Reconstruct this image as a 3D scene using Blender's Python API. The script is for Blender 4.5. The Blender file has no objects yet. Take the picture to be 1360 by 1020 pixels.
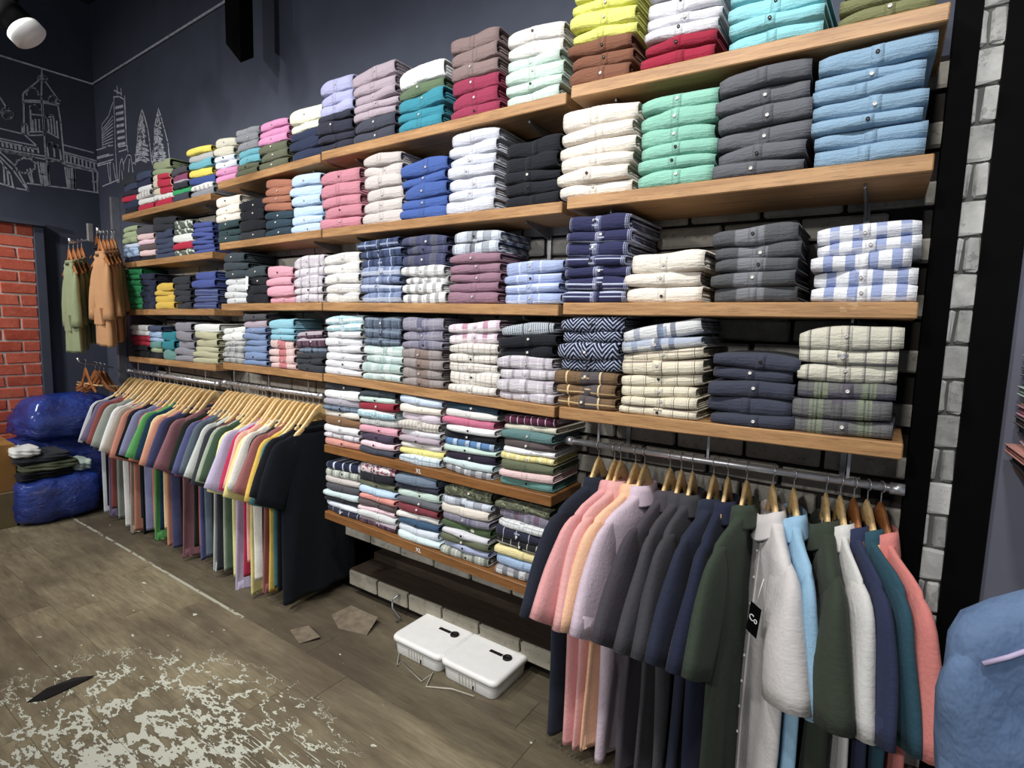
import bpy, bmesh, math, random
from mathutils import Vector, Matrix
C = bpy.context.scene
COL = C.collection
random.seed(11)
PI = math.pi
# ------------------------------------------------------------------ camera
H = 1.62                      # lens height above the floor
F = 724.61
RR, RD, RF = Vector((.8259, .56309, .02849)), Vector((.0842, -.07322, -.99376)), Vector((-.55749, .82315, -.10788))
cam = bpy.data.objects.new('camera', bpy.data.cameras.new('camera'))
COL.objects.link(cam)
M = Matrix((RR, -RD, -RF)).transposed().to_4x4()
M.translation = Vector((0, 0, H))
cam.matrix_world = M
cam.data.sensor_width = 36
cam.data.lens = F / 1360 * 36
cam.data.clip_start = .02
C.camera = cam
# ------------------------------------------------------------------ world, lamps, exposure
C.view_settings.view_transform = 'Standard'
C.view_settings.look = 'None'
C.view_settings.gamma = 1
C.view_settings.use_curve_mapping = False
C.view_settings.exposure = 0.26
w = bpy.data.worlds.new('world'); C.world = w; w.use_nodes = True
w.node_tree.nodes['Background'].inputs[0].default_value = (.80, .88, 1, 1)
w.node_tree.nodes['Background'].inputs[1].default_value = .2
def spot(loc, aim, watts, size=105, blend=.7, rad=.09, col=(1, .985, .96)):
    l = bpy.data.lights.new('spot_lamp', 'SPOT'); l.energy = watts; l.spot_size = math.radians(size); l.spot_blend = blend
    l.shadow_soft_size = rad; l.color = col
    o = bpy.data.objects.new('spot_lamp', l); COL.objects.link(o); o.location = loc
    o.rotation_euler = (Vector(aim) - Vector(loc)).to_track_quat('-Z', 'Y').to_euler()
for X, e in ((-3.75, 80), (-2.75, 85), (-1.8, 95), (-.9, 100), (0.0, 95)):
    spot((X, .25, 3.45), (X - .05, 2.0, 1.5), e, 88, .8)
spot((-2.6, -.1, 3.4), (-2.3, .75, 0), 70, 70, .9)
spot((-5.2, .1, 3.3), (-5.4, 1.9, .9), 115, 78, .9)
for X, e in ((-4.5, 160), (-2.4, 105), (-.6, 105)):
    spot((X, -1.9, 2.75), (X - .1, 1.9, 1.15), e, 90)
# ------------------------------------------------------------------ pixel rays (the photograph as 1360 x 1020)
def ray(px, py): return RR * ((px - 680) / F) + RD * ((py - 510) / F) + RF
def at_y(px, py, Y): d = ray(px, py); d = d * (Y / d.y); return Vector((d.x, d.y, d.z + H))
def at_x(px, py, X): d = ray(px, py); d = d * (X / d.x); return Vector((d.x, d.y, d.z + H))
def at_z(px, py, Z): d = ray(px, py); d = d * ((Z - H) / d.z); return Vector((d.x, d.y, d.z + H))
# ------------------------------------------------------------------ helpers
def lin(c):
    return tuple(((v / 255) / 12.92 if v / 255 <= .04045 else ((v / 255 + .055) / 1.055) ** 2.4) for v in c) + (1,)
def link(name, mesh, mat=None, parent=None):
    o = bpy.data.objects.new(name, mesh); COL.objects.link(o)
    if mat is not None:
        if not mesh.materials: mesh.materials.append(None)
        o.material_slots[0].link = 'OBJECT'; o.material_slots[0].material = mat
    if parent is not None: o.parent = parent
    return o
def tag(o, label=None, cat=None, group=None, kind=None):
    if label: o['label'] = label
    if cat: o['category'] = cat
    if group: o['group'] = group
    if kind: o['kind'] = kind
    return o
def empty(name, loc, rz=0):
    o = bpy.data.objects.new(name, None); COL.objects.link(o); o.location = loc; o.rotation_euler = (0, 0, rz); o.empty_display_size = .05
    return o
def mesh(name, verts, faces, smooth=True, uvs=None):
    m = bpy.data.meshes.new(name); m.from_pydata([tuple(v) for v in verts], [], faces)
    if smooth:
        m.polygons.foreach_set('use_smooth', [True] * len(m.polygons))
    if uvs:
        l = m.uv_layers.new(name='UVMap')
        for i, lp in enumerate(m.loops): l.data[i].uv = uvs[lp.vertex_index]
    m.update(); return m
class MB:
    def __init__(s): s.v = []; s.f = []
    def add(s, v, f):
        n = len(s.v); s.v += [Vector(p) for p in v]; s.f += [tuple(i + n for i in q) for q in f]
    def box(s, a, b, rot=None, bev=0):
        x0, y0, z0 = a; x1, y1, z1 = b
        if bev <= 0:
            v = [(x0, y0, z0), (x1, y0, z0), (x1, y1, z0), (x0, y1, z0), (x0, y0, z1), (x1, y0, z1), (x1, y1, z1), (x0, y1, z1)]
            f = [(0, 3, 2, 1), (4, 5, 6, 7), (0, 1, 5, 4), (1, 2, 6, 5), (2, 3, 7, 6), (3, 0, 4, 7)]
        else:
            bm = bmesh.new(); bmesh.ops.create_cube(bm, size=1)
            bmesh.ops.scale(bm, vec=(x1 - x0, y1 - y0, z1 - z0), verts=bm.verts)
            bmesh.ops.translate(bm, vec=((x0 + x1) / 2, (y0 + y1) / 2, (z0 + z1) / 2), verts=bm.verts)
            bmesh.ops.bevel(bm, geom=bm.edges[:], offset=bev, segments=1, affect='EDGES')
            bm.verts.index_update(); v = [q.co.copy() for q in bm.verts]; f = [[q.index for q in p.verts] for p in bm.faces]; bm.free()
        if rot is not None: v = [rot @ Vector(q) for q in v]
        s.add(v, f)
    def tube(s, pts, r, n=8, cap=True, rs=None):
        pts = [Vector(p) for p in pts]; L = len(pts); v = []; f = []
        up = None
        for i, p in enumerate(pts):
            d = (pts[min(i + 1, L - 1)] - pts[max(i - 1, 0)]).normalized()
            if up is None: up = Vector((0, 0, 1)) if abs(d.z) < .9 else Vector((1, 0, 0))
            a = d.cross(up).normalized(); b = a.cross(d).normalized(); up = b
            rr = rs[i] if rs else r
            for k in range(n):
                t = 2 * PI * k / n; v.append(p + a * (rr * math.cos(t)) + b * (rr * math.sin(t)))
        for i in range(L - 1):
            for k in range(n):
                k2 = (k + 1) % n; f.append((i * n + k, i * n + k2, (i + 1) * n + k2, (i + 1) * n + k))
        if cap: f.append(tuple(range(n))[::-1]); f.append(tuple((L - 1) * n + k for k in range(n)))
        s.add(v, f)
    def mesh(s, name, smooth=False): return mesh(name, s.v, s.f, smooth)
    def build(s, name, mat, parent=None, smooth=False): return link(name, s.mesh(name, smooth), mat, parent)
def loft(loops, cap0=True, cap1=True):
    n = len(loops[0]); v = [p for L in loops for p in L]; f = []
    for i in range(len(loops) - 1):
        for k in range(n):
            k2 = (k + 1) % n; f.append((i * n + k, (i + 1) * n + k, (i + 1) * n + k2, i * n + k2))
    if cap0: f.append(tuple(range(n)))
    if cap1: f.append(tuple((len(loops) - 1) * n + k for k in range(n))[::-1])
    return v, f
# ------------------------------------------------------------------ materials
def newmat(name, rough=.8, spec=.3):
    m = bpy.data.materials.new(name); m.use_nodes = True
    b = m.node_tree.nodes['Principled BSDF']; b.inputs['Roughness'].default_value = rough; b.inputs['Specular IOR Level'].default_value = spec
    return m, m.node_tree, b
def N(t, typ, **kw):
    n = t.nodes.new(typ)
    for k, v in kw.items(): setattr(n, k, v)
    return n
def mixc(t, fac, a, b, blend='MIX'):
    n = N(t, 'ShaderNodeMix', data_type='RGBA', blend_type=blend)
    for i, v in ((0, fac), (6, a), (7, b)):
        if hasattr(v, 'is_output'): t.links.new(v, n.inputs[i])
        else: n.inputs[i].default_value = v
    return n.outputs[2]
def mth(t, op, a, b=None, c=None):
    n = N(t, 'ShaderNodeMath', operation=op)
    for i, v in enumerate((a, b, c)):
        if v is None: continue
        if hasattr(v, 'is_output'): t.links.new(v, n.inputs[i])
        else: n.inputs[i].default_value = v
    return n.outputs[0]
def noise(t, vec, scale, detail=3, rough=.55, sc=None):
    if sc is not None:
        mp = N(t, 'ShaderNodeMapping'); t.links.new(vec, mp.inputs[0]); mp.inputs['Scale'].default_value = sc; vec = mp.outputs[0]
    n = N(t, 'ShaderNodeTexNoise'); t.links.new(vec, n.inputs['Vector']); n.inputs['Scale'].default_value = scale
    n.inputs['Detail'].default_value = detail; n.inputs['Roughness'].default_value = rough
    return n.outputs['Fac']
def ramp(t, fac, stops):
    n = N(t, 'ShaderNodeValToRGB'); t.links.new(fac, n.inputs[0]); e = n.color_ramp.elements
    e[0].position, e[0].color = stops[0]; e[1].position, e[1].color = stops[-1]
    for p, c in stops[1:-1]:
        q = e.new(p); q.color = c
    return n.outputs[0]
def bump(t, b, h, strength=.3, dist=.01):
    n = N(t, 'ShaderNodeBump'); t.links.new(h, n.inputs['Height']); n.inputs['Strength'].default_value = strength
    n.inputs['Distance'].default_value = dist; t.links.new(n.outputs[0], b.inputs['Normal'])
def obco(t): return N(t, 'ShaderNodeTexCoord').outputs['Object']
def geo(t): return N(t, 'ShaderNodeNewGeometry').outputs['Position']
def plain(name, rgb, rough=.6, spec=.3, metal=0, var=.12, scale=20):
    m, t, b = newmat(name, rough, spec); b.inputs['Metallic'].default_value = metal
    f = noise(t, geo(t), scale)
    c = lin(rgb); d = tuple(v * (1 - var) for v in c[:3]) + (1,); e = tuple(min(1, v * (1 + var)) for v in c[:3]) + (1,)
    t.links.new(ramp(t, f, [(.3, d), (.7, e)]), b.inputs['Base Color'])
    bump(t, b, f, .08, .004)
    return m
_fab = {}
def fabric(name, base, stripes=(), special=None, weave=None):
    if name in _fab: return _fab[name]
    m, t, b = newmat('cloth_' + name, .92, .12)
    b.inputs['Sheen Weight'].default_value = .06
    uv = N(t, 'ShaderNodeUVMap').outputs[0]
    sp = N(t, 'ShaderNodeSeparateXYZ'); t.links.new(uv, sp.inputs[0])
    rnd = N(t, 'ShaderNodeObjectInfo').outputs['Random']
    ds = lambda c: tuple(v + (.3 * c[0] + .59 * c[1] + .11 * c[2] - v) * .25 for v in c)
    base = ds(base); stripes = [q[:4] + (ds(q[4]), q[5]) for q in stripes]
    col = lin(base)
    U, V = sp.outputs[0], sp.outputs[1]
    for ax, fr, off, wd, rgb, al in stripes:
        if ax == 'u': x = mth(t, 'MULTIPLY_ADD', U, fr, off)
        elif ax == 'v': x = mth(t, 'ADD', mth(t, 'MULTIPLY_ADD', V, fr, off), mth(t, 'MULTIPLY', rnd, 1.0))
        else:
            zz = mth(t, 'PINGPONG', mth(t, 'ADD', U, mth(t, 'MULTIPLY', rnd, .3)), 1 / (2 * fr))
            x = mth(t, 'ADD', mth(t, 'MULTIPLY', zz, off * fr), mth(t, 'MULTIPLY', V, 3.2))
        msk = mth(t, 'MULTIPLY', mth(t, 'LESS_THAN', mth(t, 'FRACT', x), wd), al)
        col = mixc(t, msk, col, lin(rgb))
    if special:
        kind, sc, rgb, rgb2 = special
        mp = N(t, 'ShaderNodeMapping'); t.links.new(uv, mp.inputs[0]); mp.inputs['Scale'].default_value = (sc, sc * .22, 1)
        if kind == 'dots':
            v = N(t, 'ShaderNodeTexVoronoi', feature='F1'); t.links.new(mp.outputs[0], v.inputs['Vector']); v.inputs['Scale'].default_value = 1
            v.inputs['Randomness'].default_value = .6
            col = mixc(t, mth(t, 'LESS_THAN', v.outputs['Distance'], .22), col, lin(rgb))
        else:
            n1 = noise(t, mp.outputs[0], 1, 2); col = mixc(t, mth(t, 'GREATER_THAN', n1, .53), col, lin(rgb))
            n2 = noise(t, mp.outputs[0], 1.7, 2); col = mixc(t, mth(t, 'GREATER_THAN', n2, .6), col, lin(rgb2))
    oc = obco(t)
    fine = noise(t, uv, 60, 2, sc=(1, .12, 1)); mott = noise(t, oc, 4, 4)
    k = mth(t, 'ADD', mth(t, 'MULTIPLY', fine, .22), mth(t, 'MULTIPLY', mott, .16))
    k = mth(t, 'ADD', mth(t, 'ADD', k, .74), mth(t, 'MULTIPLY', rnd, .08))
    mm = N(t, 'ShaderNodeVectorMath', operation='SCALE')
    if hasattr(col, 'is_output'): t.links.new(col, mm.inputs[0])
    else: mm.inputs[0].default_value = col[:3]
    t.links.new(k, mm.inputs['Scale']); t.links.new(mm.outputs[0], b.inputs['Base Color'])
    wr = noise(t, oc, 6, 3, sc=(1, 1, 1))
    bump(t, b, mth(t, 'ADD', mth(t, 'MULTIPLY', fine, .25), wr), .35, .02)
    _fab[name] = m
    return m
def wood(name, dark, light, sc=(1.2, 14, 14), rough=.45, spec=.4, worn=None):
    m, t, b = newmat(name, rough, spec); oc = obco(t)
    rnd = N(t, 'ShaderNodeObjectInfo').outputs['Random']
    mp = N(t, 'ShaderNodeVectorMath', operation='ADD'); t.links.new(oc, mp.inputs[0]); t.links.new(rnd, mp.inputs[1])
    a = noise(t, mp.outputs[0], 3.2, 6, .65, sc=sc); g = noise(t, mp.outputs[0], 22, 3, .6, sc=(sc[0] * .5, sc[1], sc[2]))
    col = ramp(t, a, [(.28, lin(dark)), (.72, lin(light))])
    col = mixc(t, mth(t, 'MULTIPLY', mth(t, 'LESS_THAN', g, .42), .35), col, lin(tuple(v * .62 for v in dark)))
    if worn:
        wn = noise(t, mp.outputs[0], 7, 5, .7, sc=(.6, 1, 2)); col = mixc(t, mth(t, 'MULTIPLY', mth(t, 'GREATER_THAN', wn, .68), .3), col, lin(worn))
    t.links.new(col, b.inputs['Base Color']); bump(t, b, g, .12, .003)
    return m
MW_SHELF = wood('shelf_wood', (136, 98, 62), (188, 146, 100), worn=(222, 186, 140))
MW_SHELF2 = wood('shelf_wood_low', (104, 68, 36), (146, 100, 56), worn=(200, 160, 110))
MW_HANG = wood('hanger_wood', (220, 176, 112), (242, 212, 156), (3, 9, 9), .35, .5)
MW_HANG2 = wood('hanger_wood_brown', (140, 84, 44), (178, 116, 66), (3, 9, 9), .35, .5)
MW_DARK = wood('dark_timber', (46, 36, 28), (74, 60, 48), rough=.8)
M_WALL = plain('dark_slate_paint', (74, 79, 93), .75, .25, var=.08, scale=6)
M_GREY = plain('grey_paint', (98, 99, 112), .7, .25, var=.05, scale=8)
M_BLACK = plain('black_paint', (4, 4, 5), .8, .08, var=.2)
M_CEIL = plain('dark_ceiling_paint', (62, 64, 74), .85, .2)
M_MORTAR = plain('dark_mortar', (44, 42, 40), .95, .1, scale=40)
M_CHROME = plain('brushed_chrome', (205, 205, 208), .35, .5, .75)
M_STEEL = plain('dull_steel', (150, 150, 152), .4, .5, .9)
M_WHITEP = plain('white_plastic', (232, 232, 230), .35, .5, var=.03)
M_CHALK = plain('white_chalk_paint', (196, 200, 210), .9, .1, var=.3, scale=30)
M_BTNW = plain('pearl_button', (226, 222, 216), .3, .5, var=.05)
M_BTNL = plain('milky_button', (196, 192, 190), .35, .5, var=.05)
M_BTND = plain('dark_button', (38, 34, 34), .35, .5)
M_LINING = plain('shaded_lining', (30, 30, 34), .95, .1)
M_RUBBER = plain('black_rubber', (20, 18, 18), .6, .3)
def brickmat(name, dark, light, patch, amt=.55):
    m, t, b = newmat(name, .9, .15); p = geo(t); rnd = N(t, 'ShaderNodeObjectInfo').outputs['Random']
    a = noise(t, p, 16, 6, .7); k = mth(t, 'ADD', mth(t, 'MULTIPLY', a, .7), mth(t, 'MULTIPLY', rnd, .3))
    col = ramp(t, k, [(.3, lin(dark)), (.65, lin(light))])
    s = noise(t, p, 34, 4, .7); col = mixc(t, mth(t, 'MULTIPLY', mth(t, 'GREATER_THAN', s, .6), amt), col, lin(patch))
    t.links.new(col, b.inputs['Base Color']); bump(t, b, a, .5, .006)
    return m
M_BR_GREY = brickmat('grey_limewashed_brick', (130, 127, 119), (170, 166, 157), (110, 106, 100))
M_BR_WHITE = brickmat('white_limewashed_brick', (150, 150, 148), (206, 206, 203), (128, 128, 126), .5)
M_BR_RED = brickmat('red_brick', (176, 78, 62), (212, 110, 88), (224, 150, 130), .3)
M_BR_JOINT = plain('pale_joint', (214, 200, 192), .95, .1)
M_BR_JOINT2 = plain('grey_joint', (96, 96, 95), .95, .1)

# cloth colours: token -> (rgb, stripes, special)
P = {}
def pl(tok, rgb): P[tok] = (rgb, (), None)
for tok, rgb in dict(lime_yellow=(224, 226, 92), nut_brown=(128, 78, 56), silver_white=(212, 212, 220), crimson=(168, 32, 58), aqua=(126, 204, 214), olive=(122, 124, 78),
  cream=(224, 214, 200), mint_green=(122, 190, 166), charcoal_grey=(96, 98, 106), steel_blue=(126, 164, 196), ivory=(232, 222, 206), denim_navy=(62, 66, 84),
  lilac=(172, 174, 222), ink_navy=(50, 52, 70), mauve=(176, 158, 172), slate=(66, 70, 86), white=(234, 236, 238), sage_green=(92, 116, 84), teal_blue=(44, 142, 166),
  taupe=(136, 112, 110), berry_red=(164, 48, 82), off_white=(224, 220, 216), pale_mint=(190, 216, 204), rose_pink=(202, 122, 140), stone_beige=(196, 186, 182),
  royal_blue=(62, 94, 176), ice_grey=(202, 206, 220), black=(34, 36, 44), dusty_mauve=(150, 108, 128), pale_beige=(206, 202, 180), powder_white=(216, 226, 240),
  candy_pink=(226, 138, 190), mid_grey=(138, 140, 148), bright_aqua=(98, 182, 200), moss_olive=(98, 102, 78), pale_lemon=(236, 238, 208), deep_navy=(44, 54, 86),
  bottle_teal=(46, 70, 74), charcoal=(52, 56, 64), rust=(174, 104, 78), petrol=(44, 68, 84), sky_blue=(178, 208, 240), dark_slate=(58, 70, 78), pale_grey=(206, 210, 212),
  pink=(226, 152, 172), cornflower=(118, 144, 192), dark_grey=(78, 78, 86), sky_aqua=(128, 192, 214), white_grey=(216, 216, 222), salmon=(214, 138, 124),
  camel=(128, 90, 58), grey_lilac=(164, 160, 174), cherry_red=(158, 38, 56), plum=(70, 58, 82), baby_pink=(236, 196, 208), pale_blue=(190, 208, 234), lilac_pink=(214, 198, 212),
  lemon=(236, 222, 120), petrol_navy=(40, 64, 84), hot_pink=(214, 104, 140), aubergine=(48, 40, 60), pale_aqua=(200, 224, 228), sea_teal=(88, 130, 130), coral=(230, 140, 130),
  umber=(96, 82, 84), slate_blue=(110, 128, 152), wine_red=(136, 52, 64), marine_blue=(52, 84, 118), leaf_olive=(98, 106, 78), periwinkle=(164, 176, 216), buttermilk=(234, 218, 146),
  soft_blue=(150, 180, 220), bright_red=(214, 36, 66), slate_navy=(62, 74, 106), cobalt=(56, 82, 160), blush=(226, 190, 190), pale_sage=(150, 166, 122), kelly_green=(40, 178, 98),
  sunflower=(240, 216, 70), midnight=(36, 42, 70), indigo=(70, 88, 168), mustard=(220, 176, 52), peacock_teal=(30, 136, 152), khaki=(188, 186, 146), dove_grey=(140, 138, 150),
  jade=(92, 148, 140), fog_white=(228, 230, 226), soft_coral=(226, 110, 104), cloud_grey=(178, 180, 178)).items(): pl(tok, rgb)
def pt(tok, base, stripes=(), special=None): P[tok] = (base, stripes, special)
pt('navy_triple_check', (48, 50, 92), (('u', 2, .1, .02, (196, 204, 232), .9), ('u', 2, .05, .02, (196, 204, 232), .9), ('u', 2, .0, .02, (196, 204, 232), .9), ('u', 2, .12, .22, (110, 116, 160), .35), ('v', .45, .1, .07, (190, 200, 228), .8), ('v', .45, .25, .05, (190, 200, 228), .7)))
pt('charcoal_tonal_check', (84, 86, 90), (('u', 1, .72, .35, (126, 128, 136), .8), ('u', 6, .3, .04, (70, 70, 76), .5)))
pt('blue_white_gingham', (228, 230, 236), (('u', 4.4, .42, .44, (122, 144, 208), .85), ('v', .35, .2, .2, (214, 216, 226), .5)))
pt('navy_zigzag', (34, 38, 62), (('z', 3.2, 5, .36, (176, 190, 222), .92),))
pt('brown_window_check', (120, 90, 60), (('u', 1, .55, .34, (76, 78, 92), .75), ('u', 1.9, .62, .05, (232, 196, 130), .95), ('u', 5, .2, .1, (92, 74, 58), .5), ('v', .42, .0, .05, (226, 186, 120), .8)))
pt('blue_cream_check', (206, 208, 210), (('u', 1, .56, .09, (72, 84, 120), .8), ('u', 1, .38, .07, (92, 100, 128), .8), ('u', 1, .86, .08, (110, 124, 158), .6), ('v', .5, .1, .36, (128, 150, 190), .6)))
pt('cream_window_check', (222, 212, 184), (('u', 5.2, .3, .05, (112, 92, 84), .9), ('u', 5.2, .44, .03, (150, 130, 120), .6), ('v', .5, .0, .08, (116, 96, 88), .8)))
pt('pale_khaki_check', (206, 202, 182), (('u', 5.2, .45, .09, (96, 92, 96), .8), ('u', 5.2, .55, .12, (150, 146, 136), .5), ('v', .55, .1, .12, (120, 124, 140), .75)))
pt('plum_green_check', (92, 88, 102), (('u', 2.1, .62, .32, (136, 150, 112), .8), ('u', 2.1, .47, .04, (54, 54, 60), .8), ('v', .5, .0, .4, (112, 116, 104), .5), ('u', 9, .1, .2, (82, 78, 92), .4)))
pt('white_stripe_weave', (220, 218, 212), (('v', 1.2, .1, .14, (178, 178, 196), .6), ('u', 7, .1, .06, (188, 186, 184), .5)))
pt('blue_plaid', (60, 76, 118), (('u', 3.6, .3, .06, (176, 190, 224), .85), ('u', 3.6, .0, .25, (40, 48, 70), .7), ('v', .5, .2, .1, (160, 176, 214), .7)))
pt('soft_blue_plaid', (118, 136, 178), (('u', 3.6, .3, .1, (190, 202, 228), .7), ('u', 5, .0, .3, (84, 100, 146), .6), ('v', .6, .2, .25, (200, 208, 226), .6)))
pt('slate_blue_check', (68, 72, 108), (('u', 2, .7, .3, (88, 90, 104), .8), ('u', 4, .3, .08, (92, 96, 136), .6)))
pt('grey_gingham', (226, 226, 226), (('u', 4.7, .35, .42, (138, 138, 142), .75), ('v', .5, .3, .3, (196, 196, 198), .5)))
pt('ice_black_plaid', (196, 206, 222), (('u', 2.6, .25, .42, (120, 126, 138), .6), ('u', 7, .2, .06, (90, 92, 104), .6), ('v', .5, .3, .42, (62, 62, 72), .75)))
pt('periwinkle_check', (156, 174, 222), (('u', 2.6, .36, .07, (224, 230, 246), .9), ('u', 2.6, .7, .4, (144, 160, 212), .5), ('v', .4, .1, .12, (208, 218, 244), .6)))
pt('aqua_plaid', (162, 206, 218), (('u', 4, .2, .2, (216, 234, 236), .6), ('u', 8, .1, .06, (70, 110, 130), .6), ('v', .8, .2, .3, (226, 232, 230), .7), ('v', .8, .65, .08, (86, 124, 140), .6)))
pt('slate_plaid', (84, 100, 124), (('u', 4, .1, .28, (52, 60, 80), .7), ('u', 6, .3, .06, (160, 170, 188), .6), ('v', .7, .2, .2, (128, 146, 166), .6)))
pt('sage_plaid', (172, 198, 194), (('u', 3, .15, .35, (206, 222, 216), .7), ('u', 5, .2, .06, (120, 150, 144), .5), ('v', .6, .1, .3, (218, 228, 226), .6)))
pt('mauve_grey_plaid', (132, 128, 150), (('u', 1.2, .55, .36, (82, 84, 122), .6), ('u', 5, .1, .08, (170, 166, 180), .6), ('v', .5, .2, .25, (160, 156, 170), .5)))
pt('brown_grey_plaid', (150, 140, 138), (('u', 1.2, .55, .4, (126, 98, 84), .65), ('u', 5, .1, .08, (112, 104, 104), .5)))
pt('pink_white_check', (224, 208, 222), (('u', 2.4, .32, .25, (182, 98, 136), .75), ('u', 2.4, .72, .12, (206, 158, 186), .6), ('v', .6, .2, .35, (228, 222, 220), .6)))
pt('cream_fine_check', (222, 216, 206), (('u', 9, .2, .1, (150, 134, 134), .6), ('u', 3, .4, .08, (176, 160, 156), .6), ('v', .9, .2, .1, (150, 136, 132), .6)))
pt('grey_multi_stripe', (176, 186, 196), (('u', 24, .2, .4, (82, 94, 112), .75), ('u', 2, .2, .05, (30, 34, 44), .9)))
pt('lilac_grey_check', (202, 196, 204), (('u', 3.2, .3, .16, (130, 122, 130), .65), ('u', 3.2, .6, .06, (228, 226, 228), .8), ('v', .6, .2, .2, (172, 160, 178), .5)))
pt('grey_check', (166, 168, 166), (('u', 3, .3, .35, (112, 114, 116), .6), ('u', 7, .1, .08, (70, 72, 76), .6), ('v', .6, .2, .3, (200, 202, 200), .6)))
pt('red_blush_check', (222, 186, 182), (('u', 1.1, .58, .36, (198, 60, 72), .75), ('u', 6, .2, .08, (206, 140, 140), .6)))
pt('plum_plaid', (96, 62, 82), (('u', 4, .2, .3, (44, 34, 48), .75), ('v', .6, .3, .3, (196, 182, 194), .7), ('u', 7, .2, .05, (190, 160, 176), .6)))
pt('maroon_stripe', (96, 36, 66), (('u', 7, .2, .1, (224, 204, 212), .9), ('u', 7, .5, .2, (60, 30, 50), .6)))
pt('navy_white_stripe', (36, 42, 72), (('u', 4, .15, .18, (206, 216, 236), .95),))
pt('beige_tweed', (190, 182, 170), (('u', 12, .2, .3, (226, 222, 214), .7), ('v', 1.2, .2, .3, (120, 112, 108), .5)))
pt('pale_blue_window_check', (200, 218, 230), (('u', 6, .3, .07, (110, 132, 150), .8), ('v', .5, .0, .1, (120, 140, 156), .7)))
pt('bright_blue_plaid', (84, 132, 190), (('u', 4, .3, .3, (190, 212, 234), .7), ('u', 4, .0, .12, (40, 70, 130), .7)))
pt('black_white_plaid', (204, 206, 210), (('u', 4.5, .3, .45, (74, 74, 84), .75), ('v', .6, .3, .35, (120, 120, 130), .6)))
pt('yellow_check', (230, 214, 130), (('u', 5, .3, .14, (250, 244, 210), .8), ('u', 5, .6, .05, (150, 140, 90), .7)))
pt('green_white_check', (170, 176, 164), (('u', 4, .3, .25, (96, 104, 90), .75), ('u', 4, .7, .06, (232, 232, 226), .8), ('v', .6, .2, .3, (200, 204, 196), .5)))
pt('navy_window_check', (44, 46, 68), (('u', 4, .3, .05, (190, 196, 214), .85), ('v', .5, .1, .08, (170, 178, 200), .7)))
pt('black_window_check', (40, 40, 44), (('u', 6, .3, .08, (206, 200, 176), .85), ('v', .6, .2, .12, (190, 186, 170), .7)))
pt('mauve_plaid', (126, 118, 140), (('u', 2.4, .3, .3, (112, 70, 96), .6), ('v', .6, .2, .3, (164, 162, 178), .5), ('u', 7, .3, .06, (186, 184, 196), .6)))
pt('white_grey_check', (222, 226, 226), (('u', 8, .3, .08, (140, 148, 156), .7), ('v', .8, .1, .1, (140, 148, 156), .7)))
pt('floral_white', (222, 212, 214), (), ('blot', 9, (160, 92, 108), (96, 80, 92)))
pt('floral_olive', (86, 90, 70), (), ('blot', 9, (122, 128, 102), (60, 62, 50)))
pt('leafy_olive', (92, 96, 76), (), ('blot', 6, (128, 130, 108), (64, 70, 54)))
pt('green_spotted', (72, 96, 58), (), ('dots', 5, (226, 228, 214), None))
pt('red_printed', (214, 40, 70), (('u', 1, .0, .32, (224, 224, 190), .85),))
pt('white_printed', (226, 226, 222), (('u', 5, .2, .4, (96, 100, 104), .5), ('v', .7, .2, .4, (226, 226, 222), .9)))
pt('mulberry_striped', (146, 66, 104), (('v', .8, .3, .2, (206, 200, 214), .8),))
pt('camo_green', (92, 104, 92), (), ('blot', 5, (214, 218, 208), (56, 62, 56)))
pt('ribbed_indigo', (64, 76, 132), (('v', 2, .2, .3, (110, 126, 176), .6),))
CHECKED = {k for k in P if P[k][1] or P[k][2]}
def fab(tok): return fabric(tok, *P[tok])
def words(tok): return tok.replace('_', ' ')

# ------------------------------------------------------------------ setting
YW, XE, ZC = 2.08, -6.0, 4.3
def struct(name, mb, mat, label=None, parent=None, smooth=False):
    o = mb.build(name, mat, parent, smooth); o['kind'] = 'structure'
    if label: o['label'] = label
    return o
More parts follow.
